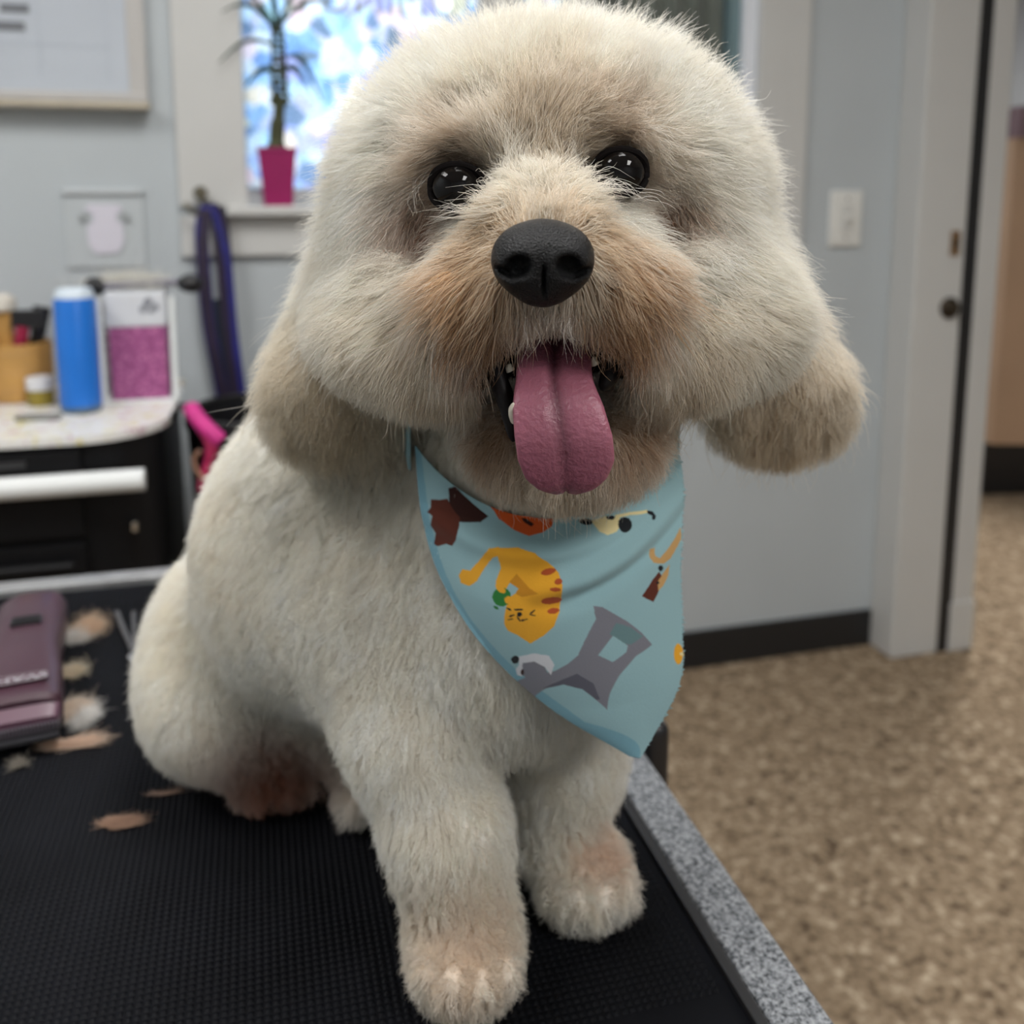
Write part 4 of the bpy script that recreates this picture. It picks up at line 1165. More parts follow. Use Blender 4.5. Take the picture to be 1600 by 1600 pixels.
    ("black", [(0.896, 0.407), (0.896, 0.409), (0.893, 0.409), (0.891, 0.409), (0.886, 0.407), (0.884, 0.405), (0.881, 0.401), (0.881, 0.401), (0.881, 0.399), (0.884, 0.397), (0.886, 0.399), (0.891, 0.401), (0.893, 0.403), (0.896, 0.405)]),
    ("amber", [(0.997, 0.693), (0.994, 0.709), (0.985, 0.719), (0.973, 0.723), (0.958, 0.719), (0.946, 0.707), (0.939, 0.691), (0.939, 0.673), (0.944, 0.657), (0.953, 0.647), (0.965, 0.643), (0.977, 0.649), (0.989, 0.661), (0.997, 0.677)]),
    ("cream", [(1.021, 0.701), (1.018, 0.703), (1.011, 0.703), (1.004, 0.703), (0.992, 0.699), (0.985, 0.695), (0.977, 0.689), (0.975, 0.685), (0.977, 0.683), (0.985, 0.683), (0.994, 0.685), (1.004, 0.687), (1.013, 0.693), (1.018, 0.697)]),
]
ns_, nt_ = 420, 520
s1, t1 = np.linspace(0, 1, ns_), np.linspace(0, 1, nt_)
Sg, Tg = np.meshgrid(s1, t1, indexing='ij')
BP = bandana_surface(Sg, Tg)
# rest the cloth on the coat: push out wherever it would sink in
flat = BP.reshape(-1, 3)
for _ in range(6):
    d = F.sample(flat)
    push = np.clip(0.0035 - d, 0, 0.03)
    flat = flat + np.stack([np.zeros(len(flat)), -push, np.zeros(len(flat))], 1)
BP = flat.reshape(BP.shape)
# smooth the pushed cloth a little
for _ in range(30):
    BP[1:-1, 1:-1] = 0.5 * BP[1:-1, 1:-1] + 0.125 * (BP[:-2, 1:-1] + BP[2:, 1:-1] + BP[1:-1, :-2] + BP[1:-1, 2:])
# pinked, slightly frayed right edge
jag = 0.0011 * (np.abs(((t1 * 60) % 1) - 0.5) * 2 - 0.5) + 0.0006 * rng.normal(size=nt_)
BP[-1, :, 0] += jag; BP[-2, :, 0] += jag * 0.5
col = np.empty((ns_, nt_, 3)); col[:] = PRINT['cloth']
col[Sg < np.interp(Tg, [0, 0.5, 0.85, 1], [0.03, 0.05, 0.14, 0.9])] *= np.array((0.66, 0.82, 0.92))   # stitched hem, cloth folded double
def inside(poly):
    x, y = Sg, Tg
    r = np.zeros(Sg.shape, bool)
    n = len(poly)
    for i in range(n):
        (x0, y0), (x1, y1) = poly[i], poly[(i + 1) % n]
        if y0 == y1:
            continue
        r ^= ((y0 > y) != (y1 > y)) & (x < (x1 - x0) * (y - y0) / (y1 - y0) + x0)
    return r
for name_, poly in MOTIF:
    col[inside(poly)] = PRINT[name_]
ids = np.arange(ns_ * nt_).reshape(ns_, nt_)
BQd = np.stack([ids[:-1, :-1], ids[1:, :-1], ids[1:, 1:], ids[:-1, 1:]], -1).reshape(-1, 4)
bcentre = np.array((0.0214, 0.4300, 1.0425))
band = thing('bandana', 'light blue bandana printed with cartoon cats and dogs around the dog\'s neck', 'bandana', tuple(bcentre))
me = mesh_np('cloth', BP.reshape(-1, 3) - bcentre, BQd)
cb = me.color_attributes.new('print', 'FLOAT_COLOR', 'POINT')
cb.data.foreach_set('color', np.concatenate([col.reshape(-1, 3), np.ones((ns_ * nt_, 1))], 1).astype(np.float32).ravel())
cotton = mat('printed_cotton', (0.4, 0.6, 0.65), rough=0.85, attr='print', bump=0.12, bump_scale=1500, spec=0.15, sheen=0.15)
o = link('cloth', me, cotton, band, smooth=True)
sm = o.modifiers.new('thickness', 'SOLIDIFY'); sm.thickness = 0.0006
# band of cloth round the back of the neck
a0, a1 = BP[0, 0], BP[-1, 0]
nb = []
for k in range(25):
    q = k / 24
    ang = math.pi * q
    c_ = (a0 + a1) / 2
    x = c_[0] - (a1[0] - a0[0]) / 2 * math.cos(ang)
    nb.append((x - bcentre[0], c_[1] + 0.075 * math.sin(ang) - bcentre[1], c_[2] + 0.012 * math.sin(ang) - bcentre[2]))
nbw = np.array(nb) + bcentre
for _ in range(12):
    dd_ = F.sample(nbw)
    nbw += F.grad(nbw) * np.clip(0.004 - dd_, 0, 0.01)[:, None]
nb = [tuple(q) for q in nbw - bcentre]
V, Q = [], []
for p in nb:
    V.append((p[0], p[1], p[2] + 0.012)); V.append((p[0], p[1], p[2] - 0.014))
for k in range(24):
    Q.append((2 * k, 2 * k + 1, 2 * k + 3, 2 * k + 2))
o = link('neck_band', mesh('neck_band', V, Q), mat('plain_blue_cotton', PRINT['cloth'], rough=0.85, bump=0.12, bump_scale=1500, spec=0.15), band, smooth=True)
o.modifiers.new('thickness', 'SOLIDIFY').thickness = 0.001

# ------------------------------------------------------------------ light switch
sw = thing('light_switch', 'white light switch plate on the wall left of the door jamb', 'switch', wp(-0.204, 0.0, 1.172), YAW)
ivory_plastic = mat('ivory_plastic', (0.74, 0.74, 0.71), rough=0.35)
MB().box((-0.046, -0.010, -0.071), (0.046, 0.0, 0.071), 0.005, 3).build('plate', ivory_plastic, sw, smooth=True)
MB().box((-0.016, -0.013, -0.034), (0.016, -0.008, 0.034), 0.001).build('inset', mat('shaded_plastic', (0.62, 0.62, 0.60), rough=0.4), sw)
MB().box((-0.006, -0.026, -0.004), (0.006, -0.008, 0.012), 0.002).build('toggle', ivory_plastic, sw)
for z in (-0.05, 0.05):
    MB().lathe([(0.004, -0.0115), (0.004, -0.009)], 12, centre=(0, 0, z), axis='y').build('screw', chrome, sw)

# ------------------------------------------------------------------ whiteboard with tray
wb = thing('whiteboard', 'whiteboard with cream frame and pen tray on the wall beside the window', 'whiteboard', wp(-2.35, 0.0, 1.41), YAW)
board_white = mat('board_enamel', (0.52, 0.56, 0.62), rough=0.2, vary=0.03, scale=3)
frame_cream = mat('cream_frame', (0.50, 0.485, 0.47), rough=0.4, vary=0.04, scale=9)
tray_wood = mat('tray_cream_wood', (0.62, 0.56, 0.45), rough=0.4, vary=0.08, scale=14)
MB().box((-0.46, -0.012, 0.02), (0.45, 0.0, 0.85), 0.001).build('panel', board_white, wb)
MB().box((0.45, -0.02, 0.0), (0.485, 0.0, 0.87), 0.004).build('frame', frame_cream, wb)
MB().box((-0.495, -0.02, 0.0), (-0.46, 0.0, 0.87), 0.004).build('frame', frame_cream, wb)
MB().box((-0.495, -0.02, 0.85), (0.485, 0.0, 0.885), 0.004).build('frame', frame_cream, wb)
MB().box((-0.495, -0.055, -0.008), (0.488, 0.0, 0.012), 0.006, 3).build('tray', tray_wood, wb, smooth=True)
MB().box((-0.495, -0.058, 0.004), (0.488, -0.05, 0.022), 0.003).build('tray_lip', frame_cream, wb)
ink = mat('faded_grey_ink', (0.16, 0.17, 0.19), rough=0.6)
rule = mat('pale_ruling', (0.42, 0.46, 0.52), rough=0.5)
for lo, hi in (((0.22, 0.175), (0.272, 0.192)), ((0.20, 0.140), (0.262, 0.158))):
    MB().box((lo[0], -0.0140, lo[1]), (hi[0], -0.0115, hi[1]), 0.001).build('writing', ink, wb)
for x in (0.02, 0.15, 0.285, 0.41):
    MB().box((x, -0.0128, 0.05), (x + 0.0015, -0.0118, 0.84)).build('ruled_line', rule, wb)
for z in (0.115, 0.25, 0.40):
    MB().box((-0.44, -0.0128, z), (0.42, -0.0118, z + 0.0015)).build('ruled_line', rule, wb)

# ------------------------------------------------------------------ white wall holder
hd = thing('wall_holder', 'square white plastic holder with a pale lavender sheet on the wall under the whiteboard', 'holder', wp(-1.965, 0.0, 1.16), YAW)
holder_white = mat('holder_white', (0.49, 0.525, 0.545), rough=0.55)
MB().box((-0.078, -0.006, -0.082), (0.078, 0.0, 0.082), 0.003).build('back_plate', holder_white, hd)
MB().box((-0.078, -0.014, 0.070), (0.078, 0.0, 0.082), 0.004).build('lip', mat('holder_rim', (0.53, 0.56, 0.58), rough=0.4), hd)
MB().prism([(-0.030, 0.050), (0.030, 0.050), (0.038, 0.040), (0.026, 0.030), (0.024, 0.018), (0.036, 0.008), (0.036, -0.030), (0.024, -0.050),
            (-0.020, -0.052), (-0.032, -0.034), (-0.034, 0.006), (-0.020, 0.016), (-0.022, 0.030), (-0.036, 0.040)], -0.010, -0.007).build(
    'sheet', mat('lavender_card', (0.66, 0.64, 0.72), rough=0.6), hd)
for x in (-0.040, 0.042):
    MB().lathe([(0.007, -0.016), (0.008, -0.011)], 14, centre=(x, 0, 0.024), axis='y').build('screw', mat('grey_plug', (0.36, 0.38, 0.39), rough=0.5), hd)

# ------------------------------------------------------------------ hook and leash
hk = thing('coat_hook', 'small bronze double hook on the white window casing', 'hook', wp(-1.770, -0.02, 1.222), YAW)
bronze = mat('aged_bronze', (0.22, 0.20, 0.15), rough=0.35, metal=0.8)
MB().lathe([(0.012, 0.0), (0.012, -0.004), (0.008, -0.008), (0.007, -0.018), (0.013, -0.024), (0.014, -0.032), (0.008, -0.038)], 20, centre=(0, 0, 0.012), axis='y').build('peg', bronze, hk, smooth=True)
MB().tube(arc_pts([(0, -0.010, 0.005), (0.002, -0.018, -0.02), (-0.008, -0.030, -0.032), (-0.024, -0.036, -0.022), (-0.030, -0.034, -0.008)], 8), 0.0042, 10).build('prong', bronze, hk, smooth=True)
MB().tube(arc_pts([(0, -0.010, 0.0), (0.010, -0.022, -0.012), (0.016, -0.034, -0.004)], 8), 0.004, 10).build('prong', bronze, hk, smooth=True)
ls = thing('leash', 'blue and purple nylon leash hanging in a loop from the bronze hook', 'leash', wp(-1.755, -0.045, 1.21), YAW)
blue_web = mat('blue_webbing', srgb(26, 26, 112), rough=0.6, vary=0.2, scale=30, bump=0.3, bump_scale=500)
plum_web = mat('dark_purple_webbing', srgb(34, 20, 50), rough=0.6, vary=0.25, scale=30, bump=0.3, bump_scale=500)
teal_web = mat('dark_teal_webbing', srgb(24, 40, 48), rough=0.6, bump=0.3, bump_scale=500)
def ribbon(pts, w, t_, name, m, parent):
    pts = arc_pts(pts, 10)
    V, Q = [], []
    for p in pts:
        for dx, dy in ((-w, -t_), (w, -t_), (w, t_), (-w, t_)):
            V.append((p.x + dx, p.y + dy, p.z))
    for i in range(len(pts) - 1):
        for k in range(4):
            a, b = i * 4 + k, i * 4 + (k + 1) % 4
            Q.append((a, b, b + 4, a + 4))
    Q.append((3, 2, 1, 0)); n = (len(pts) - 1) * 4; Q.append((n, n + 1, n + 2, n + 3))
    return link(name, mesh(name, V, Q), m, parent)
ribbon([(0.0, 0.0, 0.0), (-0.012, -0.004, -0.03), (-0.016, -0.004, -0.09), (-0.010, -0.002, -0.25), (0.012, 0.0, -0.42), (0.022, 0.0, -0.60)], 0.014, 0.0012, 'strap', blue_web, ls)
ribbon([(-0.006, -0.004, -0.01), (-0.016, -0.010, -0.12), (-0.006, -0.010, -0.28), (0.02, -0.008, -0.45), (0.03, -0.008, -0.62)], 0.011, 0.0012, 'strap', plum_web, ls)
ribbon([(0.002, 0.0, 0.002), (0.020, 0.002, -0.03), (0.026, 0.0, -0.10), (0.032, 0.0, -0.26), (0.045, 0.0, -0.44), (0.045, 0.0, -0.60)], 0.016, 0.0012, 'strap', plum_web, ls)
ribbon([(0.010, -0.004, -0.01), (0.034, -0.006, -0.12), (0.042, -0.006, -0.28), (0.056, -0.006, -0.45), (0.052, -0.006, -0.60)], 0.007, 0.0012, 'strap', blue_web, ls)
ribbon([(0.004, 0.008, -0.20), (0.010, 0.008, -0.34), (0.024, 0.008, -0.50), (0.03, 0.008, -0.62)], 0.018, 0.0012, 'strap', teal_web, ls)

# ------------------------------------------------------------------ potted plant on the sill
pot = thing('potted_plant', 'braided-stem plant in a magenta pot standing on the window sill', 'plant', wp(-1.612, -0.012, 1.207), YAW)
magenta = mat('magenta_glaze', srgb(150, 28, 92), rough=0.35, vary=0.06, scale=12)
soil = mat('potting_soil', (0.03, 0.02, 0.015), rough=0.95, bump=0.8, bump_scale=150)
def square_ring(h, z):
    return [(-h, -h, z), (h, -h, z), (h, h, z), (-h, h, z)]
V, Q = [], []
for h, z in ((0.029, 0.0), (0.039, 0.112), (0.041, 0.114), (0.041, 0.122), (0.037, 0.122), (0.035, 0.108)):
    V += square_ring(h, z)
for i in range(5):
    for k in range(4):
        Q.append((i * 4 + k, i * 4 + (k + 1) % 4, i * 4 + 4 + (k + 1) % 4, i * 4 + 4 + k))
Q.append((3, 2, 1, 0))
o = link('pot', mesh('pot', V, Q), magenta, pot)
MB().box((-0.035, -0.035, 0.10), (0.035, 0.035, 0.109)).build('soil', soil, pot)
bark = mat('olive_bark', (0.055, 0.060, 0.025), rough=0.8, vary=0.35, scale=50, bump=0.4, bump_scale=200)
leafm = mat('dark_leaf', (0.02, 0.05, 0.025), rough=0.4, vary=0.3, scale=20)
MB().tube(arc_pts([(0.0, 0, 0.105), (0.002, 0, 0.15), (0.008, 0, 0.20), (0.010, 0, 0.23)], 6), [0.021] * 4 + [0.016] * 6 + [0.012] * 9, 12).build('trunk', bark, pot, smooth=True)
for ph in (0.0, 2.094, 4.189):
    pts = []
    for i in range(60):
        q = i / 59
        pts.append((0.011 + 0.016 * math.sin(q * 13.5 + ph) * (1 - 0.3 * q), 0.010 * math.cos(q * 13.5 + ph), 0.215 + 0.16 * q))
    MB().tube(pts, [0.0062 - 0.002 * (i / 59) for i in range(60)], 8).build('stem', bark, pot, smooth=True)
def leaf(base, tip, sag, w):
    b, t_ = Vector(base), Vector(tip)
    V, Q = [], []
    n = 12
    side = (t_ - b).cross(Vector((0, 0.9, 0.3))).normalized()
    for i in range(n + 1):
        q = i / n
        p = b.lerp(t_, q) + Vector((0, 0, sag * math.sin(math.pi * q)))
        ww = w * math.sin(math.pi * min(1, 0.12 + 0.88 * q)) ** 0.8 + 0.0006
        V += [p - side * ww, p + Vector((0, -0.0012, 0)), p + side * ww]
    for i in range(n):
        for k in (0, 1):
            Q.append((i * 3 + k, i * 3 + k + 1, i * 3 + k + 4, i * 3 + k + 3))
    o = link('leaf', mesh('leaf', V, Q), leafm, pot, smooth=True)
    o.modifiers.new('thick', 'SOLIDIFY').thickness = 0.0008
for bz, tip, sag, w in ((0.36, (-0.10, -0.040, 0.39), 0.035, 0.004), (0.33, (-0.11, -0.040, 0.29), 0.03, 0.004), (0.37, (0.13, -0.02, 0.42), 0.03, 0.004),
                        (0.28, (0.075, -0.01, 0.24), 0.03, 0.007), (0.30, (0.10, 0.0, 0.22), 0.05, 0.006),
                        (0.37, (0.0, -0.03, 0.46), 0.0, 0.006), (0.36, (-0.05, -0.03, 0.44), 0.01, 0.004), (0.28, (-0.06, -0.03, 0.245), 0.02, 0.006),
                        (0.37, (0.06, 0.02, 0.46), 0.01, 0.004)):
    leaf((0.011, 0, bz), tip, sag, w)

# ------------------------------------------------------------------ drawer cart and what stands on it
CZ = 0.86
CD = -0.605          # front of the cart in room coordinates
cart = thing('drawer_cart', 'black drawer cart with a flower-printed white top against the back wall', 'cart', wp(-1.812, CD, 0.0), YAW)
gloss_black = mat('gloss_black_steel', (0.006, 0.006, 0.007), rough=0.45, spec=0.2)
floral = ramp_mat('floral_laminate', 'noise', 42.0,
                  [(0.30, srgb(176, 120, 146)), (0.40, srgb(228, 226, 222)), (0.55, srgb(226, 226, 224)), (0.66, srgb(214, 200, 120)), (0.74, srgb(150, 156, 170))],
                  rough=0.35, detail=2.0)
W_, D_ = 0.75, 0.46
def rounded(x0, x1, y0, y1, r, n=10):
    pts = [(x0, y1), (x0, y0)]
    for i in range(n + 1):
        a = -math.pi / 2 + (math.pi / 2) * i / n
        pts.append((x1 - r + r * math.cos(a), y0 + r + r * math.sin(a)))
    pts.append((x1, y1))
    return pts
MB().slab(rounded(-W_, 0.0, 0.0, D_, 0.13), CZ - 0.012, CZ, 0.002).build('top', floral, cart)
MB().slab(rounded(-W_ + 0.01, -0.012, 0.014, D_ - 0.01, 0.10), 0.06, CZ - 0.013).build('body', gloss_black, cart)
white_metal = mat('white_metal', (0.75, 0.77, 0.77), rough=0.35)
for z0, z1 in ((0.70, 0.838), (0.545, 0.69), (0.32, 0.535), (0.08, 0.31)):
    d = MB().box((-W_ + 0.02, 0.002, z0), (-0.125, 0.02, z1), 0.004).build('drawer', gloss_black, cart)
    if z0 == 0.70:
        MB().tube([(-W_ + 0.04, -0.022, 0.792), (-0.030, -0.022, 0.792)], 0.0175, 14).build('handle', white_metal, d, smooth=True)
        for x in (-W_ + 0.08, -0.16):
            MB().box((x - 0.008, -0.02, 0.782), (x + 0.008, 0.006, 0.798)).build('bracket', gloss_black, d)
        MB().box((-0.40, -0.001, 0.816), (-0.20, 0.004, 0.826), 0.001).build('badge', mat('faint_badge', (0.03, 0.03, 0.032), rough=0.5), d)
    else:
        MB().tube([(-W_ + 0.04, -0.016, z1 - 0.03), (-0.14, -0.016, z1 - 0.03)], 0.008, 12).build('handle', gloss_black, d, smooth=True)
o = MB().box((-0.056, 0.004, 0.700), (-0.048, 0.03, 0.716), 0.002).build('latch', chrome, cart)
for x in (-W_ + 0.05, -0.10):
    for y in (0.10, D_ - 0.06):
        MB().lathe([(0.028, -0.012), (0.030, 0.0), (0.028, 0.012)], 18, centre=(x, y, 0.030), axis='x').build('wheel', black_rubber, cart, smooth=True)
        MB().box((x - 0.02, y - 0.012, 0.03), (x + 0.02, y + 0.012, 0.062)).build('caster_fork', steel, cart)

def on_cart(name, label, cat_name, p, rot=YAW):
    return thing(name, label, cat_name, (p[0], p[1], CZ), rot)
# blue spray can
p = (-0.7408, 1.5959, 0.8600)
t = on_cart('spray_can', 'tall blue aerosol can with white cap on the cart top', 'can', p)
blue_can = mat('blue_can_paint', srgb(30, 112, 205), rough=0.35, vary=0.06, scale=16)
MB().lathe([(0.030, 0.0), (0.0335, 0.004), (0.0335, 0.012)], 28).build('base_rim', mat('blue_grey_rim', srgb(92, 116, 144), rough=0.3, metal=0.4), t, smooth=True)
MB().lathe([(0.0335, 0.012), (0.0335, 0.190), (0.031, 0.196)], 28).build('body', blue_can, t, smooth=True)
MB().lathe([(0.031, 0.196), (0.031, 0.204), (0.026, 0.212)], 28).build('cap', mat('pale_blue_cap', (0.66, 0.75, 0.84), rough=0.4), t, smooth=True)
# clear tub with pink patterned wrap
p = (-0.6789, 1.6799, 0.8600)
t = on_cart('clear_tub', 'clear plastic tub wrapped in pink honeycomb paper with a white label on the cart', 'tub', (p[0] + 0.004, p[1] + 0.02))
pink_wrap = ramp_mat('pink_honeycomb', 'voronoi', 95.0, [(0.05, srgb(206, 142, 180)), (0.30, srgb(176, 98, 148)), (0.6, srgb(150, 80, 128))], rough=0.5)
clear = mat('clear_acrylic', (0.80, 0.83, 0.83), rough=0.1, alpha_trans=0.0, spec=0.6)
MB().box((-0.048, -0.036, 0.004), (0.048, 0.045, 0.150), 0.006).build('wrap', pink_wrap, t)
MB().box((-0.050, -0.038, 0.136), (0.050, 0.047, 0.200), 0.006).build('label_band', mat('white_label', (0.66, 0.68, 0.72), rough=0.4), t)
MB().box((-0.062, -0.042, 0.0), (0.066, 0.05, 0.006), 0.002).build('base', clear, t)
for x in (-0.060, 0.060):
    MB().box((x - 0.005, -0.042, 0.0), (x + 0.005, -0.034, 0.190), 0.002).build('corner_post', clear, t)
for dx, dz, r in ((0.022, 0.182, 0.007), (0.034, 0.172, 0.006), (0.012, 0.168, 0.006), (0.026, 0.166, 0.005), (0.018, 0.176, 0.005)):
    MB().lathe([(r, -0.0395), (r * 0.6, -0.0385)], 12, centre=(dx, 0, dz), axis='y').build('label_print', mat('grey_label_print', (0.24, 0.25, 0.29), rough=0.6), t)
# black-handled tool across the tub
t = on_cart('grooming_rod', 'thin grey rod with round black ends lying across the pink tub', 'tool', (p[0] + 0.004, p[1] + 0.02))
MB().tube([(-0.062, -0.014, 0.208), (0.082, -0.014, 0.213)], 0.006, 10).build('rod', mat('grey_violet_rod', (0.20, 0.19, 0.24), rough=0.4), t, smooth=True)
MB().lathe([(0.006, -0.017), (0.016, -0.010), (0.017, 0.0), (0.016, 0.010), (0.006, 0.017)], 18, centre=(-0.068, -0.014, 0.208), axis='x').build('knob', black_plastic, t, smooth=True)
MB().lathe([(0.007, -0.024), (0.016, -0.012), (0.018, 0.0), (0.015, 0.012), (0.006, 0.020)], 18, centre=(0.094, -0.014, 0.210), axis='x').build('knob', black_plastic, t, smooth=True)
# dark bottle between can and tub
p2 = (-0.7786, 1.7668, 0.8600)
t = on_cart('dark_bottle', 'narrow dark plum bottle between the blue can and the pink tub', 'bottle', p2)
MB().lathe([(0.019, 0.0), (0.020, 0.01), (0.020, 0.10), (0.012, 0.125), (0.010, 0.14)], 20).build('body', mat('plum_glass', (0.022, 0.014, 0.022), rough=0.2), t, smooth=True)
MB().lathe([(0.012, 0.14), (0.013, 0.142), (0.013, 0.172), (0.010, 0.176)], 20).build('cap', mat('pale_cap', (0.60, 0.58, 0.62), rough=0.4), t, smooth=True)
# bamboo tool holder with brushes
p3 = (-0.8989, 1.7022, 0.8600)
t = on_cart('tool_holder', 'round bamboo tool holder at the left end of the cart', 'holder', p3)
bamboo = mat('bamboo', srgb(186, 142, 78), rough=0.5, vary=0.12, scale=30)
MB().lathe([(0.050, 0.0), (0.056, 0.004), (0.057, 0.105), (0.052, 0.105), (0.050, 0.02), (0.001, 0.018)], 32).build('cup', bamboo, t, smooth=True)
for i in range(3):
    MB().lathe([(0.0572, 0.02 + i * 0.034), (0.0585, 0.022 + i * 0.034), (0.0572, 0.024 + i * 0.034)], 32).build('hoop', bamboo, t, smooth=True)
t = on_cart('wooden_brush', 'wooden brush with pale bristles standing in the bamboo holder', 'brush', (p3[0] - 0.02, p3[1]))
MB().tube([(0.0, 0, 0.03), (-0.004, 0, 0.16)], [0.016, 0.022], 14, 0.5).build('handle', bamboo, t, smooth=True)
MB().lathe([(0.020, 0.16), (0.026, 0.165), (0.024, 0.185), (0.012, 0.192)], 18, centre=(-0.004, 0, 0)).build('bristles', mat('pale_bristle', (0.66, 0.62, 0.55), rough=0.9, bump=0.8, bump_scale=300), t, smooth=True)
t = on_cart('hair_comb', 'dark hair comb leaning in the bamboo holder', 'comb', (p3[0] + 0.03, p3[1]))
MB().tube([(-0.01, 0, 0.03), (0.018, 0, 0.168)], [0.007, 0.015], 12, 0.5).build('spine', black_plastic, t, smooth=True)
for i in range(9):
    z = 0.10 + i * 0.007
    MB().box((0.008 + i * 0.001, -0.001, z), (0.032 + i * 0.0005, 0.001, z + 0.002)).build('tooth', black_plastic, t)
t = on_cart('slicker_brush', 'dark slicker brush with a red handle in the bamboo holder', 'brush', (p3[0] + 0.012, p3[1] - 0.02))
MB().tube([(-0.012, 0, 0.03), (0.010, 0, 0.135)], [0.009, 0.012], 12).build('handle', mat('red_plastic', srgb(150, 32, 66), rough=0.4), t, smooth=True)
MB().box((-0.008, -0.008, 0.132), (0.046, 0.008, 0.165), 0.004).build('head', black_plastic, t)
t = on_cart('pink_bottle', 'pink bottle behind the tool holder at the picture edge', 'bottle', (p3[0] - 0.075, p3[1] + 0.05))
MB().lathe([(0.026, 0.0), (0.028, 0.01), (0.028, 0.15), (0.014, 0.18), (0.012, 0.215)], 20).build('body', mat('rose_plastic', srgb(214, 110, 140), rough=0.4), t, smooth=True)
MB().lathe([(0.013, 0.215), (0.013, 0.235)], 16).build('cap', ivory_plastic, t)
t = on_cart('black_trimmer', 'black trimmer standing in front of the bamboo holder at the picture edge', 'trimmer', (p3[0] - 0.055, p3[1] - 0.066))
MB().lathe([(0.018, 0.0), (0.020, 0.01), (0.021, 0.08), (0.017, 0.14), (0.014, 0.155)], 18).build('body', black_plastic, t, smooth=True)
MB().box((-0.013, -0.004, 0.155), (0.013, 0.004, 0.166)).build('blade', chrome, t)
# jar
p4 = (-0.8356, 1.6474, 0.8600)
t = on_cart('small_jar', 'small jar of yellow balm with a white lid on the cart', 'jar', p4)
MB().lathe([(0.020, 0.0), (0.022, 0.003), (0.022, 0.026), (0.019, 0.028)], 24).build('glass', mat('yellow_balm', srgb(146, 128, 44), rough=0.2), t, smooth=True)
MB().lathe([(0.0225, 0.028), (0.023, 0.030), (0.023, 0.048), (0.021, 0.050)], 24).build('lid', mat('white_lid', (0.70, 0.70, 0.72), rough=0.4), t, smooth=True)
# nail clipper lying on the cart top
p5 = (-0.7826, 1.5288, 0.8600)
t = on_cart('nail_clipper', 'small grey nail clipper lying on the flowered cart top', 'clipper', p5)
MB().tube([(-0.035, 0, 0.005), (-0.01, 0.004, 0.006), (0.035, 0.006, 0.005)], [0.004, 0.005, 0.003], 10).build('lever', mat('brushed_grey', (0.22, 0.22, 0.21), rough=0.4, metal=0.5), t, smooth=True)
MB().tube([(-0.035, 0.004, 0.005), (-0.005, -0.004, 0.004), (0.035, -0.010, 0.004)], [0.004, 0.005, 0.003], 10).build('lever', mat('brushed_grey', (0.22, 0.22, 0.21)), t, smooth=True)

def tuft(name, label, p, n, size, length, colour, spread=1.0, aim=None, group=None, seed=1, thick=0.00014):
    """A loose clump of cut hair lying at p."""
    r = np.random.default_rng(seed)
    size = np.array(size)
    root = r.normal(size=(n, 3)) * size * 0.45
    root[:, 2] = np.abs(root[:, 2])
    d = r.normal(size=(n, 3)); d[:, 2] *= 0.35
    if aim is not None:
        d = d * 0.25 * spread + np.array(aim)
    d /= np.linalg.norm(d, axis=1, keepdims=True)
    cur = r.normal(size=(n, 3)) * 0.5
    if aim is not None:
        cur = cur * 0.3 + np.array((0.2, 0.6, 0.0))
    tt = np.linspace(-0.5, 0.5, 6)
    L_ = length * (0.5 + 0.8 * r.random(n))
    P = root[:, None] + L_[:, None, None] * (tt[None, :, None] * d[:, None] + (tt ** 2)[None, :, None] * cur[:, None])
    P[:, :, 2] = np.maximum(P[:, :, 2], 0.0009)
    C = np.array(colour)[None] * (0.8 + 0.35 * r.random((n, 1)))
    rr = np.repeat((thick * np.interp(tt, [-0.5, 0, 0.5], [0.5, 1, 0.4]))[None], n, 0)
    o = hair_object(name, P, rr, np.clip(C, 0, 0.95), fur)
    o.location = p
    return tag(o, label, 'hair tuft', group)
tuft('hair_tuft', 'cream wisp of combed-out hair piled on top of the pink tub', (p[0] - 0.01, p[1] + 0.03, CZ + 0.203), 2200, (0.062, 0.028, 0.020), 0.045, (0.88, 0.86, 0.80), seed=4, thick=0.0004)
tuft('hair_tuft', 'small pale wisp of hair behind the blue can', (p[0] - 0.085, p[1] + 0.05, CZ + 0.0), 900, (0.016, 0.016, 0.12), 0.03, (0.72, 0.72, 0.70), seed=5, thick=0.0004)

# ------------------------------------------------------------------ black bin and pink strap beside the cart
bp_ = (-0.5046, 1.6059, 0.8600)
bn = thing('waste_bin', 'tall black bin between the drawer cart and the dog', 'bin', wp(-1.652, -0.32, 0.0), YAW)
MB().lathe([(0.10, 0.0), (0.105, 0.01), (0.148, 0.80), (0.152, 0.805), (0.152, 0.825), (0.140, 0.825), (0.10, 0.10), (0.001, 0.09)], 32).build('drum', black_plastic, bn, smooth=True)
MB().tube([(0.145 * math.cos(a), 0.145 * math.sin(a), 0.827) for a in np.linspace(0, 2 * math.pi, 40)], 0.006, 8).build('rim', black_rubber, bn, smooth=True)
pk = thing('pink_strap', 'magenta padded strap with a tan ring hanging beside the black cart', 'strap', (-0.4837, 1.4500, 0.8744))
k0 = Vector((-0.4837, 1.4500, 0.8744))
rel = lambda *a: tuple(Vector(a) - k0)
magenta_pad = mat('magenta_padding', srgb(196, 44, 130), rough=0.6, vary=0.15, scale=30, bump=0.3, bump_scale=300)
MB().tube(arc_pts([rel(*(-0.5114, 1.4700, 0.8967)), rel(*(-0.4915, 1.4500, 0.8796)), rel(*(-0.4673, 1.4400, 0.8584)), rel(*(-0.4538, 1.4400, 0.8461))], 6), [0.008] + [0.013] * 17 + [0.009], 12).build('pad', magenta_pad, pk, smooth=True)
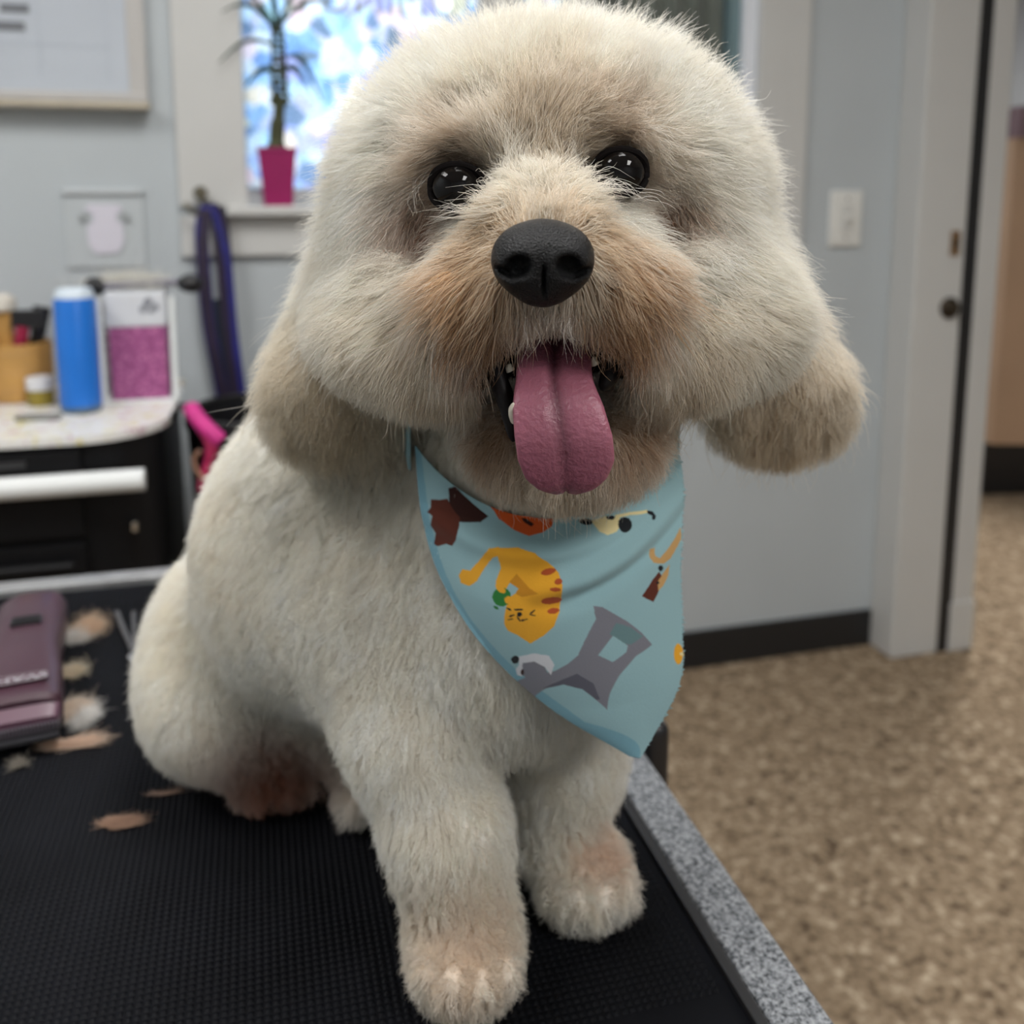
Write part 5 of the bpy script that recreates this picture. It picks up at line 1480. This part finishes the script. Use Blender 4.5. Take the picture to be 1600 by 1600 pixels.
MB().tube(arc_pts([rel(*(-0.4824, 1.4450, 0.8674)), rel(*(-0.4698, 1.4400, 0.8461)), rel(*(-0.4709, 1.4400, 0.8235)), rel(*(-0.4825, 1.4400, 0.7893)), rel(*(-0.4856, 1.4400, 0.7685))], 6), [0.011] * 13 + [0.009] * 12, 12).build('tail', mat('crimson_webbing', srgb(170, 34, 84), rough=0.6, vary=0.15, scale=30), pk, smooth=True)
MB().tube(arc_pts([rel(*(-0.4851, 1.4300, 0.8344)), rel(*(-0.4949, 1.4300, 0.8180)), rel(*(-0.4870, 1.4300, 0.7954)), rel(*(-0.4744, 1.4300, 0.7871))], 8), 0.0035, 10).build('ring', mat('tan_ring', srgb(150, 112, 92), rough=0.4), pk, smooth=True)

top_ = Vector((-0.5114, 1.4700, 0.8967))
side_ = Vector(wp(-1.8215, CD + 0.16, 0.835))
MB().tube(arc_pts([top_ - k0, (top_ + side_) / 2 - k0 + Vector((0, 0, 0.012)), side_ - k0], 6), 0.005, 10).build('hanging_loop', black_rubber, pk, smooth=True)

# ------------------------------------------------------------------ clippers on the table
q0 = Vector((-0.3647, 0.6471))
clip = thing('hair_clipper', 'burgundy hair clipper lying on the black table with its blade towards the viewer', 'clipper', (q0.x, q0.y, TZ), math.radians(23.0))
burgundy = mat('burgundy_shell', srgb(66, 40, 52), rough=0.42, vary=0.05, scale=20, bump=0.05, bump_scale=800, coat=0.15)
wine = mat('wine_blade_guard', srgb(92, 62, 78), rough=0.4)
MB().loft([(0.000, 0, 0.024, 0.030, 0.014, 4), (0.004, 0, 0.024, 0.034, 0.018, 4), (0.050, 0, 0.025, 0.033, 0.021, 3.6), (0.095, 0, 0.026, 0.029, 0.022, 3.2),
           (0.150, 0, 0.026, 0.031, 0.022, 3), (0.205, 0, 0.024, 0.031, 0.021, 3), (0.228, 0, 0.023, 0.027, 0.017, 2.6), (0.236, 0, 0.022, 0.016, 0.009, 2.2)], 40).build('shell', burgundy, clip, smooth=True)
MB().loft([(-0.010, 0, 0.021, 0.031, 0.006, 5), (0.002, 0, 0.023, 0.033, 0.012, 5)], 32).build('guard', wine, clip, smooth=True)
MB().box((-0.031, -0.020, 0.012), (0.031, -0.008, 0.015)).build('blade', mat('blade_steel', (0.10, 0.10, 0.11), rough=0.35, metal=0.8), clip)
for i in range(24):
    x = -0.030 + i * 0.0026
    MB().box((x, -0.0145, 0.0165), (x + 0.0014, -0.009, 0.0225)).build('blade_tooth', mat('blade_grey', (0.16, 0.15, 0.17), rough=0.4, metal=0.5), clip)
MB().box((-0.013, 0.126, 0.0465), (0.013, 0.142, 0.0505), 0.0015).build('switch', black_plastic, clip)
for i in range(4):
    MB().box((-0.011, 0.128 + i * 0.0034, 0.0500), (0.011, 0.1296 + i * 0.0034, 0.0516)).build('switch_rib', black_plastic, clip)
badge = MB().loft([(0.018, 0.0, 0.0454, 0.0235, 0.0008, 6), (0.030, 0.0, 0.0458, 0.0235, 0.0008, 6)], 24).build('badge', mat('badge_burgundy', srgb(76, 48, 60), rough=0.35), clip)
rim = [(0.0225 * math.copysign(abs(math.cos(a)) ** 0.35, math.cos(a)), 0.024 + 0.0062 * math.copysign(abs(math.sin(a)) ** 0.6, math.sin(a)), 0.0464) for a in np.linspace(0, 2 * math.pi, 49)]
silver = mat('silver_print', (0.50, 0.49, 0.52), rough=0.35, metal=0.3)
MB().tube(rim, 0.0003, 6).build('badge_rim', silver, clip)
text_mesh('lettering', 'WAHL', 0.0118, silver, clip, (0.0, 0.0240, 0.0466), (0, 0, math.pi), 0.0002).scale = (1.35, 1.0, 1.0)
MB().tube(arc_pts([(0, 0.234, 0.022), (0.0, 0.25, 0.018), (-0.02, 0.255, 0.010), (-0.08, 0.25, 0.010), (-0.16, 0.22, 0.010)], 8), 0.0028, 8).build('cord', black_rubber, clip, smooth=True)

clip.scale = (0.93, 0.93, 0.93)
# cut hair on the table
def T3(p):
    return (p[0], p[1], TZ)
GRP = 'cut hair tufts on the grooming table'
tuft('hair_tuft', 'large tan tuft of cut hair beside the back of the burgundy clipper', T3((-0.3977, 0.8393)), 1100, (0.014, 0.020, 0.010), 0.013, (0.74, 0.56, 0.40), group=GRP, seed=11)
tuft('hair_tuft', 'small white tuft touching the large tan tuft', T3((-0.4008, 0.8197)), 500, (0.010, 0.010, 0.008), 0.016, (0.85, 0.83, 0.80), group=GRP, seed=12)
tuft('hair_tuft', 'tiny cream tuft beside the middle of the clipper', T3((-0.3737, 0.7579)), 500, (0.009, 0.010, 0.007), 0.012, (0.80, 0.70, 0.54), group=GRP, seed=13)
tuft('hair_tuft', 'two-toned white and tan tuft beside the clipper badge', T3((-0.3447, 0.6966)), 800, (0.012, 0.014, 0.008), 0.014, (0.82, 0.70, 0.58), group=GRP, seed=14)
tuft('hair_tuft', 'white curl of cut hair next to the two-toned tuft', T3((-0.3307, 0.6845)), 500, (0.007, 0.014, 0.008), 0.016, (0.86, 0.84, 0.81), group=GRP, seed=15)
tuft('hair_tuft', 'curved tan lock of hair in front of the clipper blade', T3((-0.3276, 0.6488)), 420, (0.013, 0.0035, 0.004), 0.032, (0.74, 0.56, 0.43), aim=(1.0, 0.25, 0.02), group=GRP, seed=16)
tuft('hair_tuft', 'short faint tuft at the left edge below the clipper', T3((-0.3531, 0.6247)), 160, (0.006, 0.006, 0.004), 0.010, (0.28, 0.25, 0.21), group=GRP, seed=17)
tuft('hair_tuft', 'flat brown tuft lying alone on the black mat', T3((-0.2540, 0.5602)), 450, (0.010, 0.005, 0.003), 0.014, (0.46, 0.29, 0.20), aim=(1.0, 0.2, 0.0), group=GRP, seed=18)
tuft('hair_tuft', 'thin brown wisp of hair near the hind paw', T3((-0.2370, 0.5909)), 40, (0.006, 0.002, 0.001), 0.020, (0.34, 0.22, 0.16), aim=(1.0, 0.2, 0.0), group=GRP, seed=19)

# grooming noose behind the dog's hip
ns0 = Vector((*(-0.3501, 0.8133), TZ))
nz = thing('grooming_noose', 'thin grey grooming noose with a steel snap behind the dog\'s hip', 'noose', tuple(ns0))
rl = lambda px: (px[0] - ns0.x, px[1] - ns0.y, 0.003)
MB().tube(arc_pts([rl((-0.3838, 0.8711)), rl((-0.3653, 0.8393)), rl((-0.3458, 0.8071)), rl((-0.3302, 0.7806))], 6), 0.0028, 8).build('cord', mat('grey_cord', (0.07, 0.07, 0.075), rough=0.6), nz, smooth=True)
MB().tube(arc_pts([rl((-0.3676, 0.8711)), rl((-0.3519, 0.8326)), rl((-0.3402, 0.8046)), rl((-0.3300, 0.7829))], 6), 0.0022, 8).build('cord', mat('grey_cord', (0.07, 0.07, 0.075)), nz, smooth=True)
MB().tube([(rl((-0.3278, 0.7759))[0] + 0.006 * math.cos(a), rl((-0.3278, 0.7759))[1] + 0.006 * math.sin(a), 0.006) for a in np.linspace(0, 2 * math.pi, 20)], 0.0018, 8).build('snap_ring', chrome, nz, smooth=True)

# ------------------------------------------------------------------ counter in the side room
rc = Vector((1.9970, 3.8289, 0.0000))
cn = thing('reception_counter', 'tan curved-front counter with mauve top and black base in the next room', 'counter', (rc.x, rc.y, 0.0), YAW)
tan_panel = mat('tan_laminate', srgb(196, 164, 136), rough=0.5, vary=0.06, scale=3)
mauve = mat('mauve_worktop', srgb(128, 104, 112), rough=0.4)
def curved(x0, x1, y0, y1, bulge, n=14):
    pts = [(x0, y1)]
    for i in range(n + 1):
        q = i / n
        pts.append((x0 + (x1 - x0) * q, y0 - bulge * math.sin(math.pi * q)))
    pts.append((x1, y1))
    return pts
MB().slab(curved(-0.03, 0.95, 0.0, 0.5, 0.06), 0.0, 0.22).build('base', black_plastic, cn, smooth=True)
MB().slab(curved(-0.02, 0.97, -0.02, 0.5, 0.10), 0.22, 1.46).build('body', tan_panel, cn, smooth=True)
MB().slab(curved(-0.03, 1.0, -0.05, 0.5, 0.12), 1.46, 1.58).build('worktop', mauve, cn, smooth=True)
